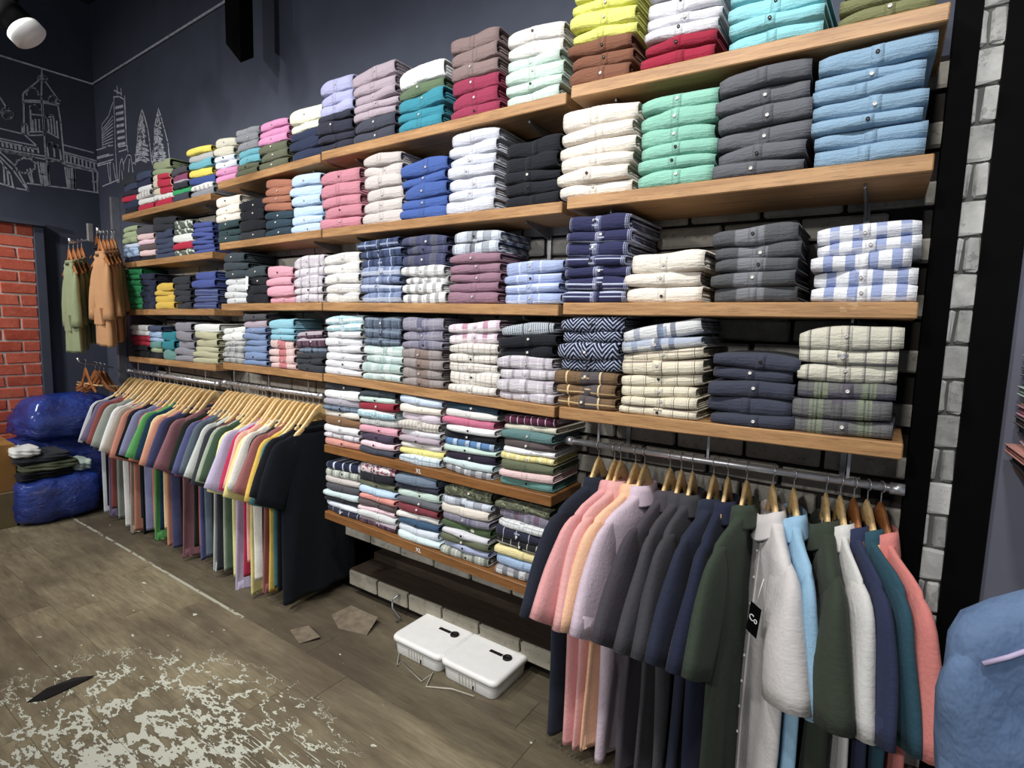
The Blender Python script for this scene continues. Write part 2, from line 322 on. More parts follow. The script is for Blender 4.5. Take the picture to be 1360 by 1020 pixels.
# worn plank floor
def floor_material():
    m, t, b = newmat('worn_vinyl_plank', .42, .4); p = geo(t); rnd = N(t, 'ShaderNodeObjectInfo').outputs['Random']
    sh = N(t, 'ShaderNodeVectorMath', operation='ADD'); t.links.new(p, sh.inputs[0])
    cm = N(t, 'ShaderNodeCombineXYZ'); t.links.new(mth(t, 'MULTIPLY', rnd, 40), cm.inputs[1]); t.links.new(cm.outputs[0], sh.inputs[1])
    g1 = noise(t, sh.outputs[0], 2.2, 6, .65, sc=(1, 5, 1)); g2 = noise(t, sh.outputs[0], 26, 4, .6, sc=(.35, 3, 1)); g3 = noise(t, sh.outputs[0], 90, 2, .6, sc=(.8, .25, 1))
    col = ramp(t, g1, [(.25, lin((104, 93, 72))), (.5, lin((160, 148, 118))), (.75, lin((196, 184, 150)))])
    col = mixc(t, mth(t, 'MULTIPLY', mth(t, 'SUBTRACT', 1.0, g2), .75), col, lin((62, 54, 46)))
    col = mixc(t, mth(t, 'MULTIPLY', rnd, .35), col, lin((92, 82, 68)))
    # print rubbed through to the white backing, worst on the walked strip
    sp = N(t, 'ShaderNodeSeparateXYZ'); t.links.new(p, sp.inputs[0]); X, Y = sp.outputs[0], sp.outputs[1]
    tone = noise(t, p, 1.1, 3, .6); col = mixc(t, mth(t, 'MULTIPLY', mth(t, 'GREATER_THAN', tone, .5), .0), col, lin((70, 62, 50)))
    col = mixc(t, ramp(t, tone, [(.46, (0, 0, 0, 1)), (.64, (.62, .62, .62, 1))]), col, lin((84, 74, 62)))
    dirt_shade = mth(t, 'MULTIPLY', mth(t, 'GREATER_THAN', Y, 1.53), .55); col = mixc(t, dirt_shade, col, lin((62, 54, 46)))  # older, dirtier floor towards the wall, with its shadow also painted in
    def zone(cx, cy, kx, ky):
        dx = mth(t, 'MULTIPLY', mth(t, 'ADD', X, -cx), kx); dy = mth(t, 'MULTIPLY', mth(t, 'ADD', Y, -cy), ky)
        d = mth(t, 'SQRT', mth(t, 'ADD', mth(t, 'MULTIPLY', dx, dx), mth(t, 'MULTIPLY', dy, dy)))
        return mth(t, 'MAXIMUM', mth(t, 'SUBTRACT', 1.0, d), 0.0)
    z1 = zone(-2.05, .72, .95, 1.5); z2 = zone(-1.55, .95, 1.3, 2.4); z3 = zone(-2.6, .95, .62, .95)
    n1 = noise(t, p, 5.5, 5, .62, sc=(.8, 1.5, 1)); n2 = noise(t, p, 19, 4, .6, sc=(.55, 1.5, 1)); n3 = noise(t, p, 42, 3, .6, sc=(.16, 2.4, 1)); n4 = noise(t, p, 13, 3, .55, sc=(1, 1.3, 1))
    band = mth(t, 'ABSOLUTE', mth(t, 'SUBTRACT', n1, .5))
    w1 = mth(t, 'LESS_THAN', band, mth(t, 'MULTIPLY', z1, .055))
    w1 = mth(t, 'MULTIPLY', w1, mth(t, 'GREATER_THAN', n2, .43))
    w2 = mth(t, 'GREATER_THAN', mth(t, 'ADD', n3, mth(t, 'MULTIPLY', n1, .35)), mth(t, 'SUBTRACT', .96, mth(t, 'MULTIPLY', z2, .36)))
    w3 = mth(t, 'GREATER_THAN', mth(t, 'ADD', mth(t, 'MULTIPLY', n4, .55), mth(t, 'MULTIPLY', n2, .45)), mth(t, 'SUBTRACT', .675, mth(t, 'MULTIPLY', z3, .06)))
    seam = mth(t, 'MULTIPLY', mth(t, 'LESS_THAN', mth(t, 'ABSOLUTE', mth(t, 'ADD', Y, -1.522)), .009), mth(t, 'MULTIPLY', mth(t, 'LESS_THAN', X, -2.75), mth(t, 'GREATER_THAN', n2, .45)))
    wm = mth(t, 'MAXIMUM', mth(t, 'MAXIMUM', w1, w2), mth(t, 'MAXIMUM', w3, mth(t, 'MULTIPLY', seam, .6)))
    rim = mth(t, 'MULTIPLY', mth(t, 'LESS_THAN', band, mth(t, 'MULTIPLY', z1, .08)), mth(t, 'GREATER_THAN', z1, .1)); col = mixc(t, mth(t, 'MULTIPLY', rim, .45), col, lin((84, 78, 68)))
    col = mixc(t, mth(t, 'MULTIPLY', wm, .88), col, lin((212, 214, 198)))
    t.links.new(col, b.inputs['Base Color'])
    r = mth(t, 'ADD', .42, mth(t, 'MULTIPLY', g2, .3)); t.links.new(r, b.inputs['Roughness'])
    bump(t, b, mth(t, 'ADD', g2, mth(t, 'MULTIPLY', wm, -.4)), .18, .003)
    return m
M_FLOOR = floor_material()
mb = MB(); mb.box((-6.2, -3.2, -.1), (1.2, 2.6, -.006))
floor = struct('floor', mb, plain('floor_screed', (40, 36, 32), .9), 'worn grey brown vinyl plank floor with white rubbed patches')
def plank_mesh(L, W):
    mb = MB(); mb.box((0, 0, -.006), (L - .0014, W - .0012, 0), bev=.0007); return mb.mesh('plank')
PM = {1.2: plank_mesh(1.2, .19), .7: plank_mesh(.7, .19)}
y = .02 ; row = 0
y0 = 1.53 - .19 * 9
for row in range(12):
    x = -6.1 - [.0, .55, .25, .8, .4][row % 5]
    while x < .9:
        L = .7 if random.random() < .2 else 1.2
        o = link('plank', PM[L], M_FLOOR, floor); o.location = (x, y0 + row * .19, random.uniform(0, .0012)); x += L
# walls
mb = MB(); mb.box((XE - .1, YW + .012, .34), (.1, YW + .3, ZC)); wall_back = struct('wall_back', mb, M_WALL, 'dark slate painted wall behind the shelves, grey bricks on its lower part')
mb = MB(); mb.box((XE - .1, YW + .3, 0), (.1, YW + .36, .34)); struct('trim_7', mb, M_BLACK, 'dark recess under the brick wall')
mb = MB(); mb.box((XE - .1, -3.2, 0), (XE, YW + .36, ZC)); wall_end = struct('wall_end', mb, M_WALL, 'dark slate end wall with a red brick panel')
mb = MB(); mb.box((XE - .1, -3.2, ZC), (1.2, YW + .36, ZC + .1)); struct('ceiling', mb, M_CEIL, 'dark painted ceiling')
# grey bricks
def brick_mesh(w, h, d, seed):
    rnd = random.Random(seed); mb = MB(); mb.box((0, 0, 0), (w, d, h), bev=.006)
    for v in mb.v: v += Vector((rnd.uniform(-.003, .003), 0, rnd.uniform(-.003, .003))) if v.y > d / 2 else Vector((rnd.uniform(-.004, .004), rnd.uniform(-.003, .003), rnd.uniform(-.003, .003)))
    return mb
BW, BH, BP, BR = .232, .07, .245, .083
BMS = [brick_mesh(BW, BH, .034, s).mesh('brick') for s in range(5)]
rows = int((2.42 - .345) / BR)
mb = MB(); mb.box((-4.95, YW - .004, .34), (.1, YW + .013, .345 + rows * BR + .01)); struct('trim_1', mb, M_MORTAR, 'dark mortar bed of the grey brick facing', wall_back)
far = MB()
for r in range(rows):
    x = .098 - BW - (BP / 2 if r % 2 else 0)
    while x > -4.95:
        z = .345 + r * BR
        if x > -2.42:
            o = link('brick', random.choice(BMS), M_BR_GREY, wall_back); o.location = (x, YW - .024 + random.uniform(-.004, .004), z)
        else:
            far.box((x, YW - .022, z), (x + BW, YW + .005, z + BH), bev=.005)
        x -= BP
o = far.build('brick_facing', M_BR_GREY, wall_back); o['kind'] = 'stuff'
# ledge faced with bricks under the shelves
le = empty('trim_2', (0, 0, 0)); le['kind'] = 'structure'; le['label'] = 'low ledge faced with grey bricks beneath the shelves'
mb = MB(); mb.box((-2.52, 2.05, .105), (-.2, 2.36, .15), bev=.004); mb.build('ledge_board', MW_DARK, le)
mb = MB(); mb.box((-2.5, 2.22, .15), (-.2, 2.37, .2), bev=.004); mb.build('ledge_board', MW_DARK, le)
x = -2.5
LB = brick_mesh(.235, .085, .02, 9).mesh('brick')
while x < -.35:
    o = link('brick', LB, brickmat('x', (132, 127, 112), (160, 155, 140), (104, 100, 90)) if x == -2.5 else o.material_slots[0].material, le); o.location = (x, 2.032, .068); x += .243
# red brick panel on the end wall
mb = MB(); mb.box((XE, .1, .02), (XE + .012, 1.60, 2.33)); rb = struct('trim_3', mb, M_BR_JOINT, 'red brick panel with pale joints set in the end wall')
RBM = [brick_mesh(.228, .083, .03, 20 + s).mesh('brick') for s in range(4)]
RH = []
for m_ in RBM:
    h = m_.copy()
    for v in h.vertices: v.co.x *= .46
    RH.append(h)
for r in range(24):
    z = .025 + r * .0965
    yy = 1.597
    first = r % 2
    while yy > .7:
        half = first
        mm = random.choice(RH if half else RBM); wdt = .105 if half else .228
        o = link('brick', mm, M_BR_RED, rb); o.rotation_euler = (0, 0, PI / 2); o.location = (XE + .02, yy - wdt, z)
        yy -= wdt + .014; first = 0
mb = MB(); mb.box((XE, .1, 2.33), (XE + .09, 1.66, 2.36)); mb.box((XE, 1.60, 0), (XE + .05, 1.66, 2.33)); struct('trim_4', mb, M_WALL, 'painted edge around the red brick panel')
# pilaster by the pillar bay: black cheek, limewashed bricks, black band, grey wall
YP = 1.98
mb = MB(); mb.box((.086, YP + .03, 0), (.9, YW + .36, ZC)); mb.box((.086, YP - .012, 0), (.1435, YP + .03, ZC)); pil = struct('wall_right', mb, M_BLACK, 'pillar with a strip of white limewashed bricks between black bands')
mb = MB(); mb.box((.138, YP + .012, 0), (.20, YP + .031, ZC)); struct('trim_5', mb, M_BR_JOINT2, 'grey joints of the pillar bricks', pil)
PBM = [brick_mesh(.062, .092, .02, 40 + s).mesh('brick') for s in range(3)]
PA = [brick_mesh(.017, .092, .02, 50 + s).mesh('brick') for s in range(3)]
PB_ = [brick_mesh(.034, .092, .02, 60 + s).mesh('brick') for s in range(3)]
for r in range(40):
    z = .01 + r * .0996
    if r % 2: o = link('brick', random.choice(PBM), M_BR_WHITE, pil); o.location = (.138, YP + random.uniform(-.002, .002), z)
    else:
        o = link('brick', random.choice(PA), M_BR_WHITE, pil); o.location = (.138, YP + random.uniform(-.002, .002), z)
        o = link('brick', random.choice(PB_), M_BR_WHITE, pil); o.location = (.164, YP + random.uniform(-.002, .002), z)
mb = MB(); mb.box((.195, YP - .02, 0), (.281, YP + .03, ZC)); struct('trim_6', mb, M_BLACK, 'black upright band beside the pillar bricks', pil)
mb = MB(); mb.box((.281, YP - .005, 0), (1.2, YP + .03, ZC)); struct('trim_8', mb, M_GREY, 'smooth grey wall beyond the black band')
# conduit
mb = MB(); a = at_x(-60, 55, XE + .012); b_ = at_y(122, 112, YW); c_ = at_y(297, 3, YW)
a = Vector((XE + .012, a.y, a.z)); b_ = Vector((XE + .014, YW, b_.z)); c2 = b_ + (Vector((c_.x, YW, c_.z)) - b_) * 1.05
mb.tube([a, b_, c2], .0085, 6); o = mb.build('wire_conduit', M_CHALK, smooth=True); tag(o, 'thin pale wire running along the top of the dark walls', 'wire')
# ------------------------------------------------------------------ chalk mural
def ribbon(mb, pts, fn, wd, nrm):
    pts = [fn(*p) for p in pts]
    for a, b in zip(pts, pts[1:]):
        d = b - a
        if d.length < 1e-5: continue
        d.normalize(); s = d.cross(nrm).normalized() * (wd / 2); e = d * (wd * .35); k = nrm * .002
        mb.add([a - e - s, a - e + s, b + e + s, b + e - s, a - e - s + k, a - e + s + k, b + e + s + k, b + e - s + k], [(4, 5, 6, 7), (0, 1, 5, 4), (1, 2, 6, 5), (2, 3, 7, 6), (3, 0, 4, 7)])
def fE(u, v): p = at_x(u / 6.376, 100 + v / 6.376, XE + .001); return p
def fM(u, v): p = at_y(120 + u / 7.846, 120 + v / 7.846, YW + .011); return p
nE, nM = Vector((1, 0, 0)), Vector((0, -1, 0))
def arc(cx, cy, rx, ry, a0=0, a1=360, n=14): return [(cx + rx * math.cos(math.radians(a0 + (a1 - a0) * i / n)), cy - ry * math.sin(math.radians(a0 + (a1 - a0) * i / n))) for i in range(n + 1)]
mb = MB()
L = [[(355, -60), (350, 180)], [(355, 20), (205, 145), (195, 160), (195, 235)], [(365, 25), (495, 210), (510, 215)], [(195, 225), (355, 230), (490, 255)], [(200, 212), (350, 215), (500, 240)], [(200, 240), (205, 500)],
  [(490, 250), (515, 400), (545, 745)], [(350, 180), (385, 660), (400, 750)], [(240, 480), (375, 478), (380, 505), (245, 510), (240, 480)], [(188, 430), (190, 495)], [(232, 430), (235, 500)], [(255, 260), (265, 470)], [(360, 240), (375, 470)],
  [(275, 380), (280, 470)], [(300, 375), (305, 470)], [(330, 375), (335, 470)], [(405, 375), (415, 480)], [(430, 370), (440, 490)], [(455, 370), (465, 500)], [(480, 390), (490, 515)], [(260, 330), (365, 340)], [(390, 350), (465, 355)], [(400, 480), (495, 530)],
  [(0, 450), (205, 500), (320, 605), (325, 655)], [(0, 535), (315, 600)], [(0, 555), (310, 625)], [(0, 620), (400, 690)], [(0, 640), (400, 715)], [(540, 590), (790, 655)], [(545, 650), (815, 725)], [(545, 665), (815, 745)], [(550, 735), (815, 800)], [(550, 755), (815, 815)],
  [(320, 735), (350, 915)], [(345, 740), (365, 930)], [(405, 750), (420, 935)], [(340, 835), (415, 850)], [(550, 780), (575, 950)], [(570, 785), (585, 955)], [(630, 795), (635, 960)], [(560, 870), (635, 890)], [(785, 820), (800, 985)], [(825, 815), (825, 990)], [(785, 900), (825, 905)],
  [(230, 915), (400, 935), (640, 965), (830, 995)], [(0, 690), (110, 800), (190, 915), (240, 975), (130, 955), (0, 915)], [(0, 650), (130, 770), (245, 980)], [(0, 720), (90, 840), (110, 940)], [(30, 760), (40, 920)], [(60, 800), (75, 935)],
  [(230, 800), (270, 915)], [(255, 790), (280, 915)], arc(445, 205, 32, 30), arc(275, 165, 50, 60, 0, 180), arc(430, 610, 30, 40, 0, 180), arc(480, 630, 25, 40, 0, 180), [(400, 610), (410, 690)], [(458, 620), (462, 690)], [(508, 640), (520, 730)], [(410, 700), (520, 725)], arc(470, 760, 70, 35, 20, 170),
  arc(210, 430, 22, 20, 0, 180), arc(300, 290, 40, 40, 0, 180), arc(430, 360, 35, 25, 0, 180), arc(360, 25, 40, 22), arc(65, 335, 45, 34), arc(65, 335, 36, 26), [(0, 190), (45, 260)], arc(50, 320, 40, 45, 60, 180)]
for p in L: ribbon(mb, p, fE, .011, nE)
for k in range(8):
    u = 20 + k * 36; ribbon(mb, [(u, 565 + k * 7), (u + 4, 600 + k * 7)], fE, .016, nE); ribbon(mb, arc(u + 6, 640 + k * 7, 11, 10), fE, .008, nE)
for k in range(8):
    u = 565 + k * 33; ribbon(mb, [(u, 685 + k * 8), (u + 3, 730 + k * 8)], fE, .013, nE)
    if k < 7: ribbon(mb, [(u, 765 + k * 7), (u + 24, 771 + k * 7)], fE, .012, nE)
tree = [(215 + (80 + 12 * (i % 2)) * math.cos(2 * PI * i / 18), 765 + (58 + 10 * (i % 2)) * math.sin(2 * PI * i / 18)) for i in range(19)]
ribbon(mb, tree, fE, .012, nE)
for k in range(5): ribbon(mb, [(365 + k * 10, 745), (372 + k * 10, 930)], fE, .012, nE); ribbon(mb, [(590 + k * 9, 790), (596 + k * 9, 955)], fE, .012, nE)
o = mb.build('chalk_mural', M_CHALK); tag(o, 'white chalk drawing of a clock tower and arcade on the dark end wall', 'mural')
mb = MB()
L = [[(280, -40), (285, 40)], [(320, -20), (325, 60)], [(245, 70), (300, 65), (355, 95)], [(245, 70), (265, 640), (285, 960)], [(355, 90), (380, 560), (395, 640)], [(360, 60), (375, 400)], [(235, 130), (190, 270), (120, 360), (130, 590)], [(250, 0), (330, 40)],
  [(0, 640), (150, 600), (200, 570)], [(0, 715), (200, 665)], [(0, 730), (240, 670)], [(10, 790), (240, 720)], [(30, 800), (215, 750)], [(180, 770), (205, 960)], [(205, 760), (215, 950)], [(240, 760), (270, 940)], [(130, 1000), (300, 930)],
  [(300, 640), (380, 615)], [(295, 590), (375, 575)], [(300, 960), (310, 770), (330, 705), (345, 760), (350, 830)], [(350, 760), (390, 670), (425, 680), (440, 790), (445, 850)], [(400, 850), (410, 720)], [(330, 840), (340, 940)]]
for p in L: ribbon(mb, p, fM, .010, nM)
for k in range(7): v = 170 + k * 64; ribbon(mb, [(268 + k * 4, v + 12), (338 + k * 4, v - 4)], fM, .022, nM)
for k in range(9): ribbon(mb, [(130, 400 + k * 24), (235, 270 + k * 38)], fM, .008, nM)
for cx, tip, ls, rs_ in ((540, 200, 470, 640), (712, 190, 650, 830)):
    ribbon(mb, [(cx, tip), (cx - 20, 280), (cx - 40, 380), (ls + 20, 540), (ls, 770)], fM, .012, nM); ribbon(mb, [(cx, tip), (cx + 25, 270), (cx + 60, 400), (rs_ - 20, 540), (rs_, 740)], fM, .012, nM)
    rr = random.Random(cx)
    for k in range(26):
        t = k / 25; hw = 12 + 78 * t; v = 260 + 480 * t
        ribbon(mb, [(cx - hw * rr.uniform(.5, 1), v + rr.uniform(-8, 20)), (cx + rr.uniform(-.2, .2) * hw, v - rr.uniform(0, 26)), (cx + hw * rr.uniform(.5, 1), v + rr.uniform(-8, 25))], fM, rr.uniform(.009, .016), nM)
o = mb.build('chalk_mural', M_CHALK); tag(o, 'white chalk drawing of two spired towers above the far shelves', 'mural')

# ------------------------------------------------------------------ shelves
YB = {'A': 1.849, 'B': 1.828, 'C': 1.798, 'D': 1.719}
BAYX = {}
TH = .0424
SH = {('A', 1): (162, 285.4, 279, 256), ('A', 2): (164.7, 349, 281, 334), ('A', 3): (166, 411, 282.5, 410), ('A', 4): (171.8, 473, 288, 484.7),
  ('B', 1): (286, 243, 425.4, 204), ('B', 2): (292, 323, 424.5, 304.7), ('B', 3): (295, 403.5, 427, 401.6), ('B', 4): (296, 481, 429, 496.5),
  ('C', 1): (426.7, 201.6, 753, 121.5), ('C', 2): (427, 304.6, 747, 267), ('C', 3): (428, 401.5, 742, 404.5), ('C', 4): (430, 496, 733, 540), ('C', 5): (430, 590, 737, 661), ('C', 6): (430, 678, 716, 785),
  ('D', 1): (762, 113, 1268, 0), ('D', 2): (752, 262, 1242, 203), ('D', 3): (745, 402, 1222, 401), ('D', 4): (740, 540, 1200, 590)}
for b in 'ABCD':
    ks = [k for k in SH if k[0] == b]
    if b == 'C': ks2 = [k for k in ks if k[1] < 6]
    else: ks2 = ks
    BAYX[b] = (sum(at_y(SH[k][0], SH[k][1], YB[b]).x for k in ks) / len(ks), sum(at_y(SH[k][2], SH[k][3], YB[b]).x for k in ks2) / len(ks2))
BAYN = {'A': 'bay by the hoodies', 'B': 'second bay', 'C': 'six shelf bay', 'D': 'bay by the pillar'}
ORD = ['first', 'second', 'third', 'fourth', 'fifth', 'sixth', 'seventh', 'eighth', 'ninth', 'tenth']
ROWN = {1: 'top', 2: 'second', 3: 'third', 4: 'fourth', 5: 'fifth', 6: 'bottom'}
def rown(b, r): return 'bottom' if (b != 'C' and r == 4) else ROWN[r]
SHELF = {}
def text_mesh(s, size, name='lettering'):
    c = bpy.data.curves.new(name, 'FONT'); c.body = s; c.size = size; c.align_x = 'CENTER'; c.align_y = 'CENTER'; c.extrude = .0006
    return c
for (b, r), (lx, ly, rx, ry) in SH.items():
    Y = YB[b]; x0, x1 = BAYX[b]
    a = at_y(lx, ly, Y); c = at_y(rx, ry, Y)
    sl = (c.z - a.z) / (c.x - a.x); za = a.z + sl * (x0 - a.x); zb = a.z + sl * (x1 - a.x)
    L = x1 - x0; ang = math.atan2(zb - za, L); dep = YW - .03 - Y
    root = empty('wall_shelf', ((x0 + x1) / 2, Y, (za + zb) / 2)); root.rotation_euler = (0, -ang, 0)
    tag(root, f'wooden wall shelf, {"topmost" if r == 1 else "lowest" if rown(b, r) == "bottom" else rown(b, r) + " from the top"} in the {BAYN[b]}', 'shelf', f'wooden shelves of the {BAYN[b]}')
    mb = MB(); mb.box((-L / 2 + .002, 0, -TH), (L / 2 - .002, dep, 0), bev=.003)
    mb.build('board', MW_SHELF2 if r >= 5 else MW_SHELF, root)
    for q in (-.36, .36):
        mb = MB(); xx = q * L
        mb.add([(xx - .003, .06, -TH - .001), (xx + .003, .06, -TH - .001), (xx + .003, dep, -TH - .001), (xx - .003, dep, -TH - .001), (xx - .003, .06, -TH - .012), (xx + .003, .06, -TH - .012), (xx + .003, dep, -TH - .055), (xx - .003, dep, -TH - .055)],
               [(0, 1, 2, 3), (4, 7, 6, 5), (0, 4, 5, 1), (1, 5, 6, 2), (2, 6, 7, 3), (3, 7, 4, 0)])
        mb.build('bracket', M_STEEL, root)
    SHELF[b, r] = (Y, x0, x1, za, zb, ang)
    if b == 'C' and r >= 5:
        p = at_y(556, 626 if r == 5 else 731, Y); t_ = text_mesh('XL', .028); o_ = bpy.data.objects.new('tmp', t_); COL.objects.link(o_); bpy.context.view_layer.update(); tm = bpy.data.meshes.new_from_object(o_.evaluated_get(bpy.context.evaluated_depsgraph_get())); bpy.data.objects.remove(o_); o = link('size_lettering', tm, M_WHITEP)
        o.parent = root; o.rotation_euler = (PI / 2, 0, 0); o.location = (p.x - root.location.x, -.0015, p.z - root.location.z - math.tan(ang) * (p.x - root.location.x)); o['label'] = 'white size lettering'
# slotted uprights behind each bay
for b in 'ABCD':
    x0, x1 = BAYX[b]
    for q in (-.36, .36):
        xx = (x0 + x1) / 2 + q * (x1 - x0); mb = MB(); lo = 1.1 if b != 'C' else .45
        mb.box((xx - .008, YW - .037, lo), (xx + .008, YW - .027, 2.6 if b != 'D' else 2.5)); o = mb.build('shelf_upright', M_STEEL)
        tag(o, f'slim steel slotted upright behind the shelves, {"nearer the hoodies" if q < 0 else "nearer the pillar"}, {BAYN[b]}', 'upright')

# ------------------------------------------------------------------ folded garments
def folded(seed, flat=0):
    rnd = random.Random(seed); nx = 12
    ph = [rnd.uniform(0, 6.28) for _ in range(6)]; dl, dr = rnd.uniform(.02, .22), rnd.uniform(0, .16)
    def wav(x): return .085 * math.sin(3.1 * x + ph[0]) + .05 * math.sin(7.3 * x + ph[1])
    def top(x): return 1.0 + wav(x) - dl * max(0, -x * 2) ** 5 - dr * max(0, x * 2) ** 6 + .03
    def bot(x): return 0 + .06 * math.sin(4 * x + ph[2]) + .05 * max(0, abs(x) * 2) ** 6 - .03
    def yf(x): return .018 * math.sin(5 * x + ph[3]) + .010 * math.sin(11 * x + ph[4]) + .02 * max(0, abs(x) * 2) ** 8
    def prof(x, inset=0.0, n=9):
        tz, bz = top(x), bot(x); mid = (tz + bz) / 2; hz = (tz - bz) / 2; out = []
        hz2 = hz * (1 - inset); r = .075
        y0 = yf(x) + inset * .075
        out.append((1.0, mid - hz2)); out.append((.45, mid - hz2))
        for k in range(n):
            a = -PI / 2 + PI * k / (n - 1)
            out.append((y0 + r * (1 - math.cos(a) ** .75), mid + hz2 * (abs(math.sin(a)) ** .8) * (1 if a > 0 else -1)))
        out.append((.45, mid + hz2)); out.append((1.0, mid + hz2))
        return out
    v = []; f = []; uv = []
    xs = [-.5 + i / (nx - 1) for i in range(nx)]
    npf = 13
    def vv(y, z):  # arc-length like coordinate round the front fold
        return z if y < .2 else (z + (y - .1) * 6 if z > .5 else z - (y - .1) * 6)
    for x in xs:
        o_ = prof(x); i_ = prof(x, .30)
        for y, z in o_: v.append((x, y, z)); uv.append((x + .5, vv(y, z)))
        for y, z in i_[::-1]: v.append((x, y + .004, z)); uv.append((x + .5, vv(y, z)))
    m = npf * 2
    for i in range(nx - 1):
        for k in range(m):
            k2 = (k + 1) % m; f.append((i * m + k, (i + 1) * m + k, (i + 1) * m + k2, i * m + k2))
    for i in (0, nx - 1):   # end caps, strip by strip
        for k in range(npf - 1):
            q = (i * m + k, i * m + k + 1, i * m + m - 2 - k, i * m + m - 1 - k); f.append(q if i == 0 else q[::-1])
    # inner layers of the fold, set back from the ends
    for k, (za, zb) in enumerate(((.20, .40), (.42, .60), (.62, .80))):
        n = len(v); ins = .012 + .012 * rnd.random(); y0 = .09 + .06 * rnd.random()
        for x in (-.5 + ins, .5 - ins):
            for y, z in ((1, za), (y0 + .04, za), (y0, (za + zb) / 2), (y0 + .04, zb), (1, zb)): v.append((x, y, z)); uv.append((x + .5, 3 + z + y * 6))
        for q in range(5): q2 = (q + 1) % 5; f.append((n + q, n + 5 + q, n + 5 + q2, n + q2))
        f.append(tuple(n + q for q in range(5))); f.append(tuple(n + 5 + q for q in range(5))[::-1])
    me = mesh('folded', v, f, True, uv)
    # placket following the same front
    cx = rnd.uniform(-.06, .06); pv = []; pf = []; puv = []
    P_ = [prof(x)[2:11] for x in (cx - .055, cx + .055)]
    for x, pr in zip((cx - .055, cx + .055), P_):
        for y, z in pr: pv.append((x, y - .007, .5 + (z - .5) * 1.0)); puv.append((x + .5, z))
        for y, z in pr[::-1]: pv.append((x, y + .02, z)); puv.append((x + .5, z))
    for k in range(18): k2 = (k + 1) % 18; pf.append((k, 18 + k, 18 + k2, k2))
    for k in range(8): pf.append((k, k + 1, 16 - k, 17 - k)); pf.append((18 + 17 - k, 18 + 16 - k, 18 + k + 1, 18 + k))
    pm = mesh('placket', pv, pf, True, puv)
    return me, pm, cx, yf(cx)
FOLD = [folded(100 + s) for s in range(16)]
def button_mesh():
    mb = MB(); n = 10; prof = ((.0, -.0022), (.5, -.0022), (.7, -.004), (1, -.003), (1, .001)); v = []; f = []
    for r_, y in prof[1:]:
        for k in range(n): t = 2 * PI * k / n; v.append((r_ * .005 * math.cos(t), y, r_ * .005 * math.sin(t)))
    for i in range(3):
        for k in range(n): k2 = (k + 1) % n; f.append((i * n + k, i * n + k2, (i + 1) * n + k2, (i + 1) * n + k))
    f.append(tuple(range(n))[::-1]); return mesh('button', v, f, False)
BTN = button_mesh()
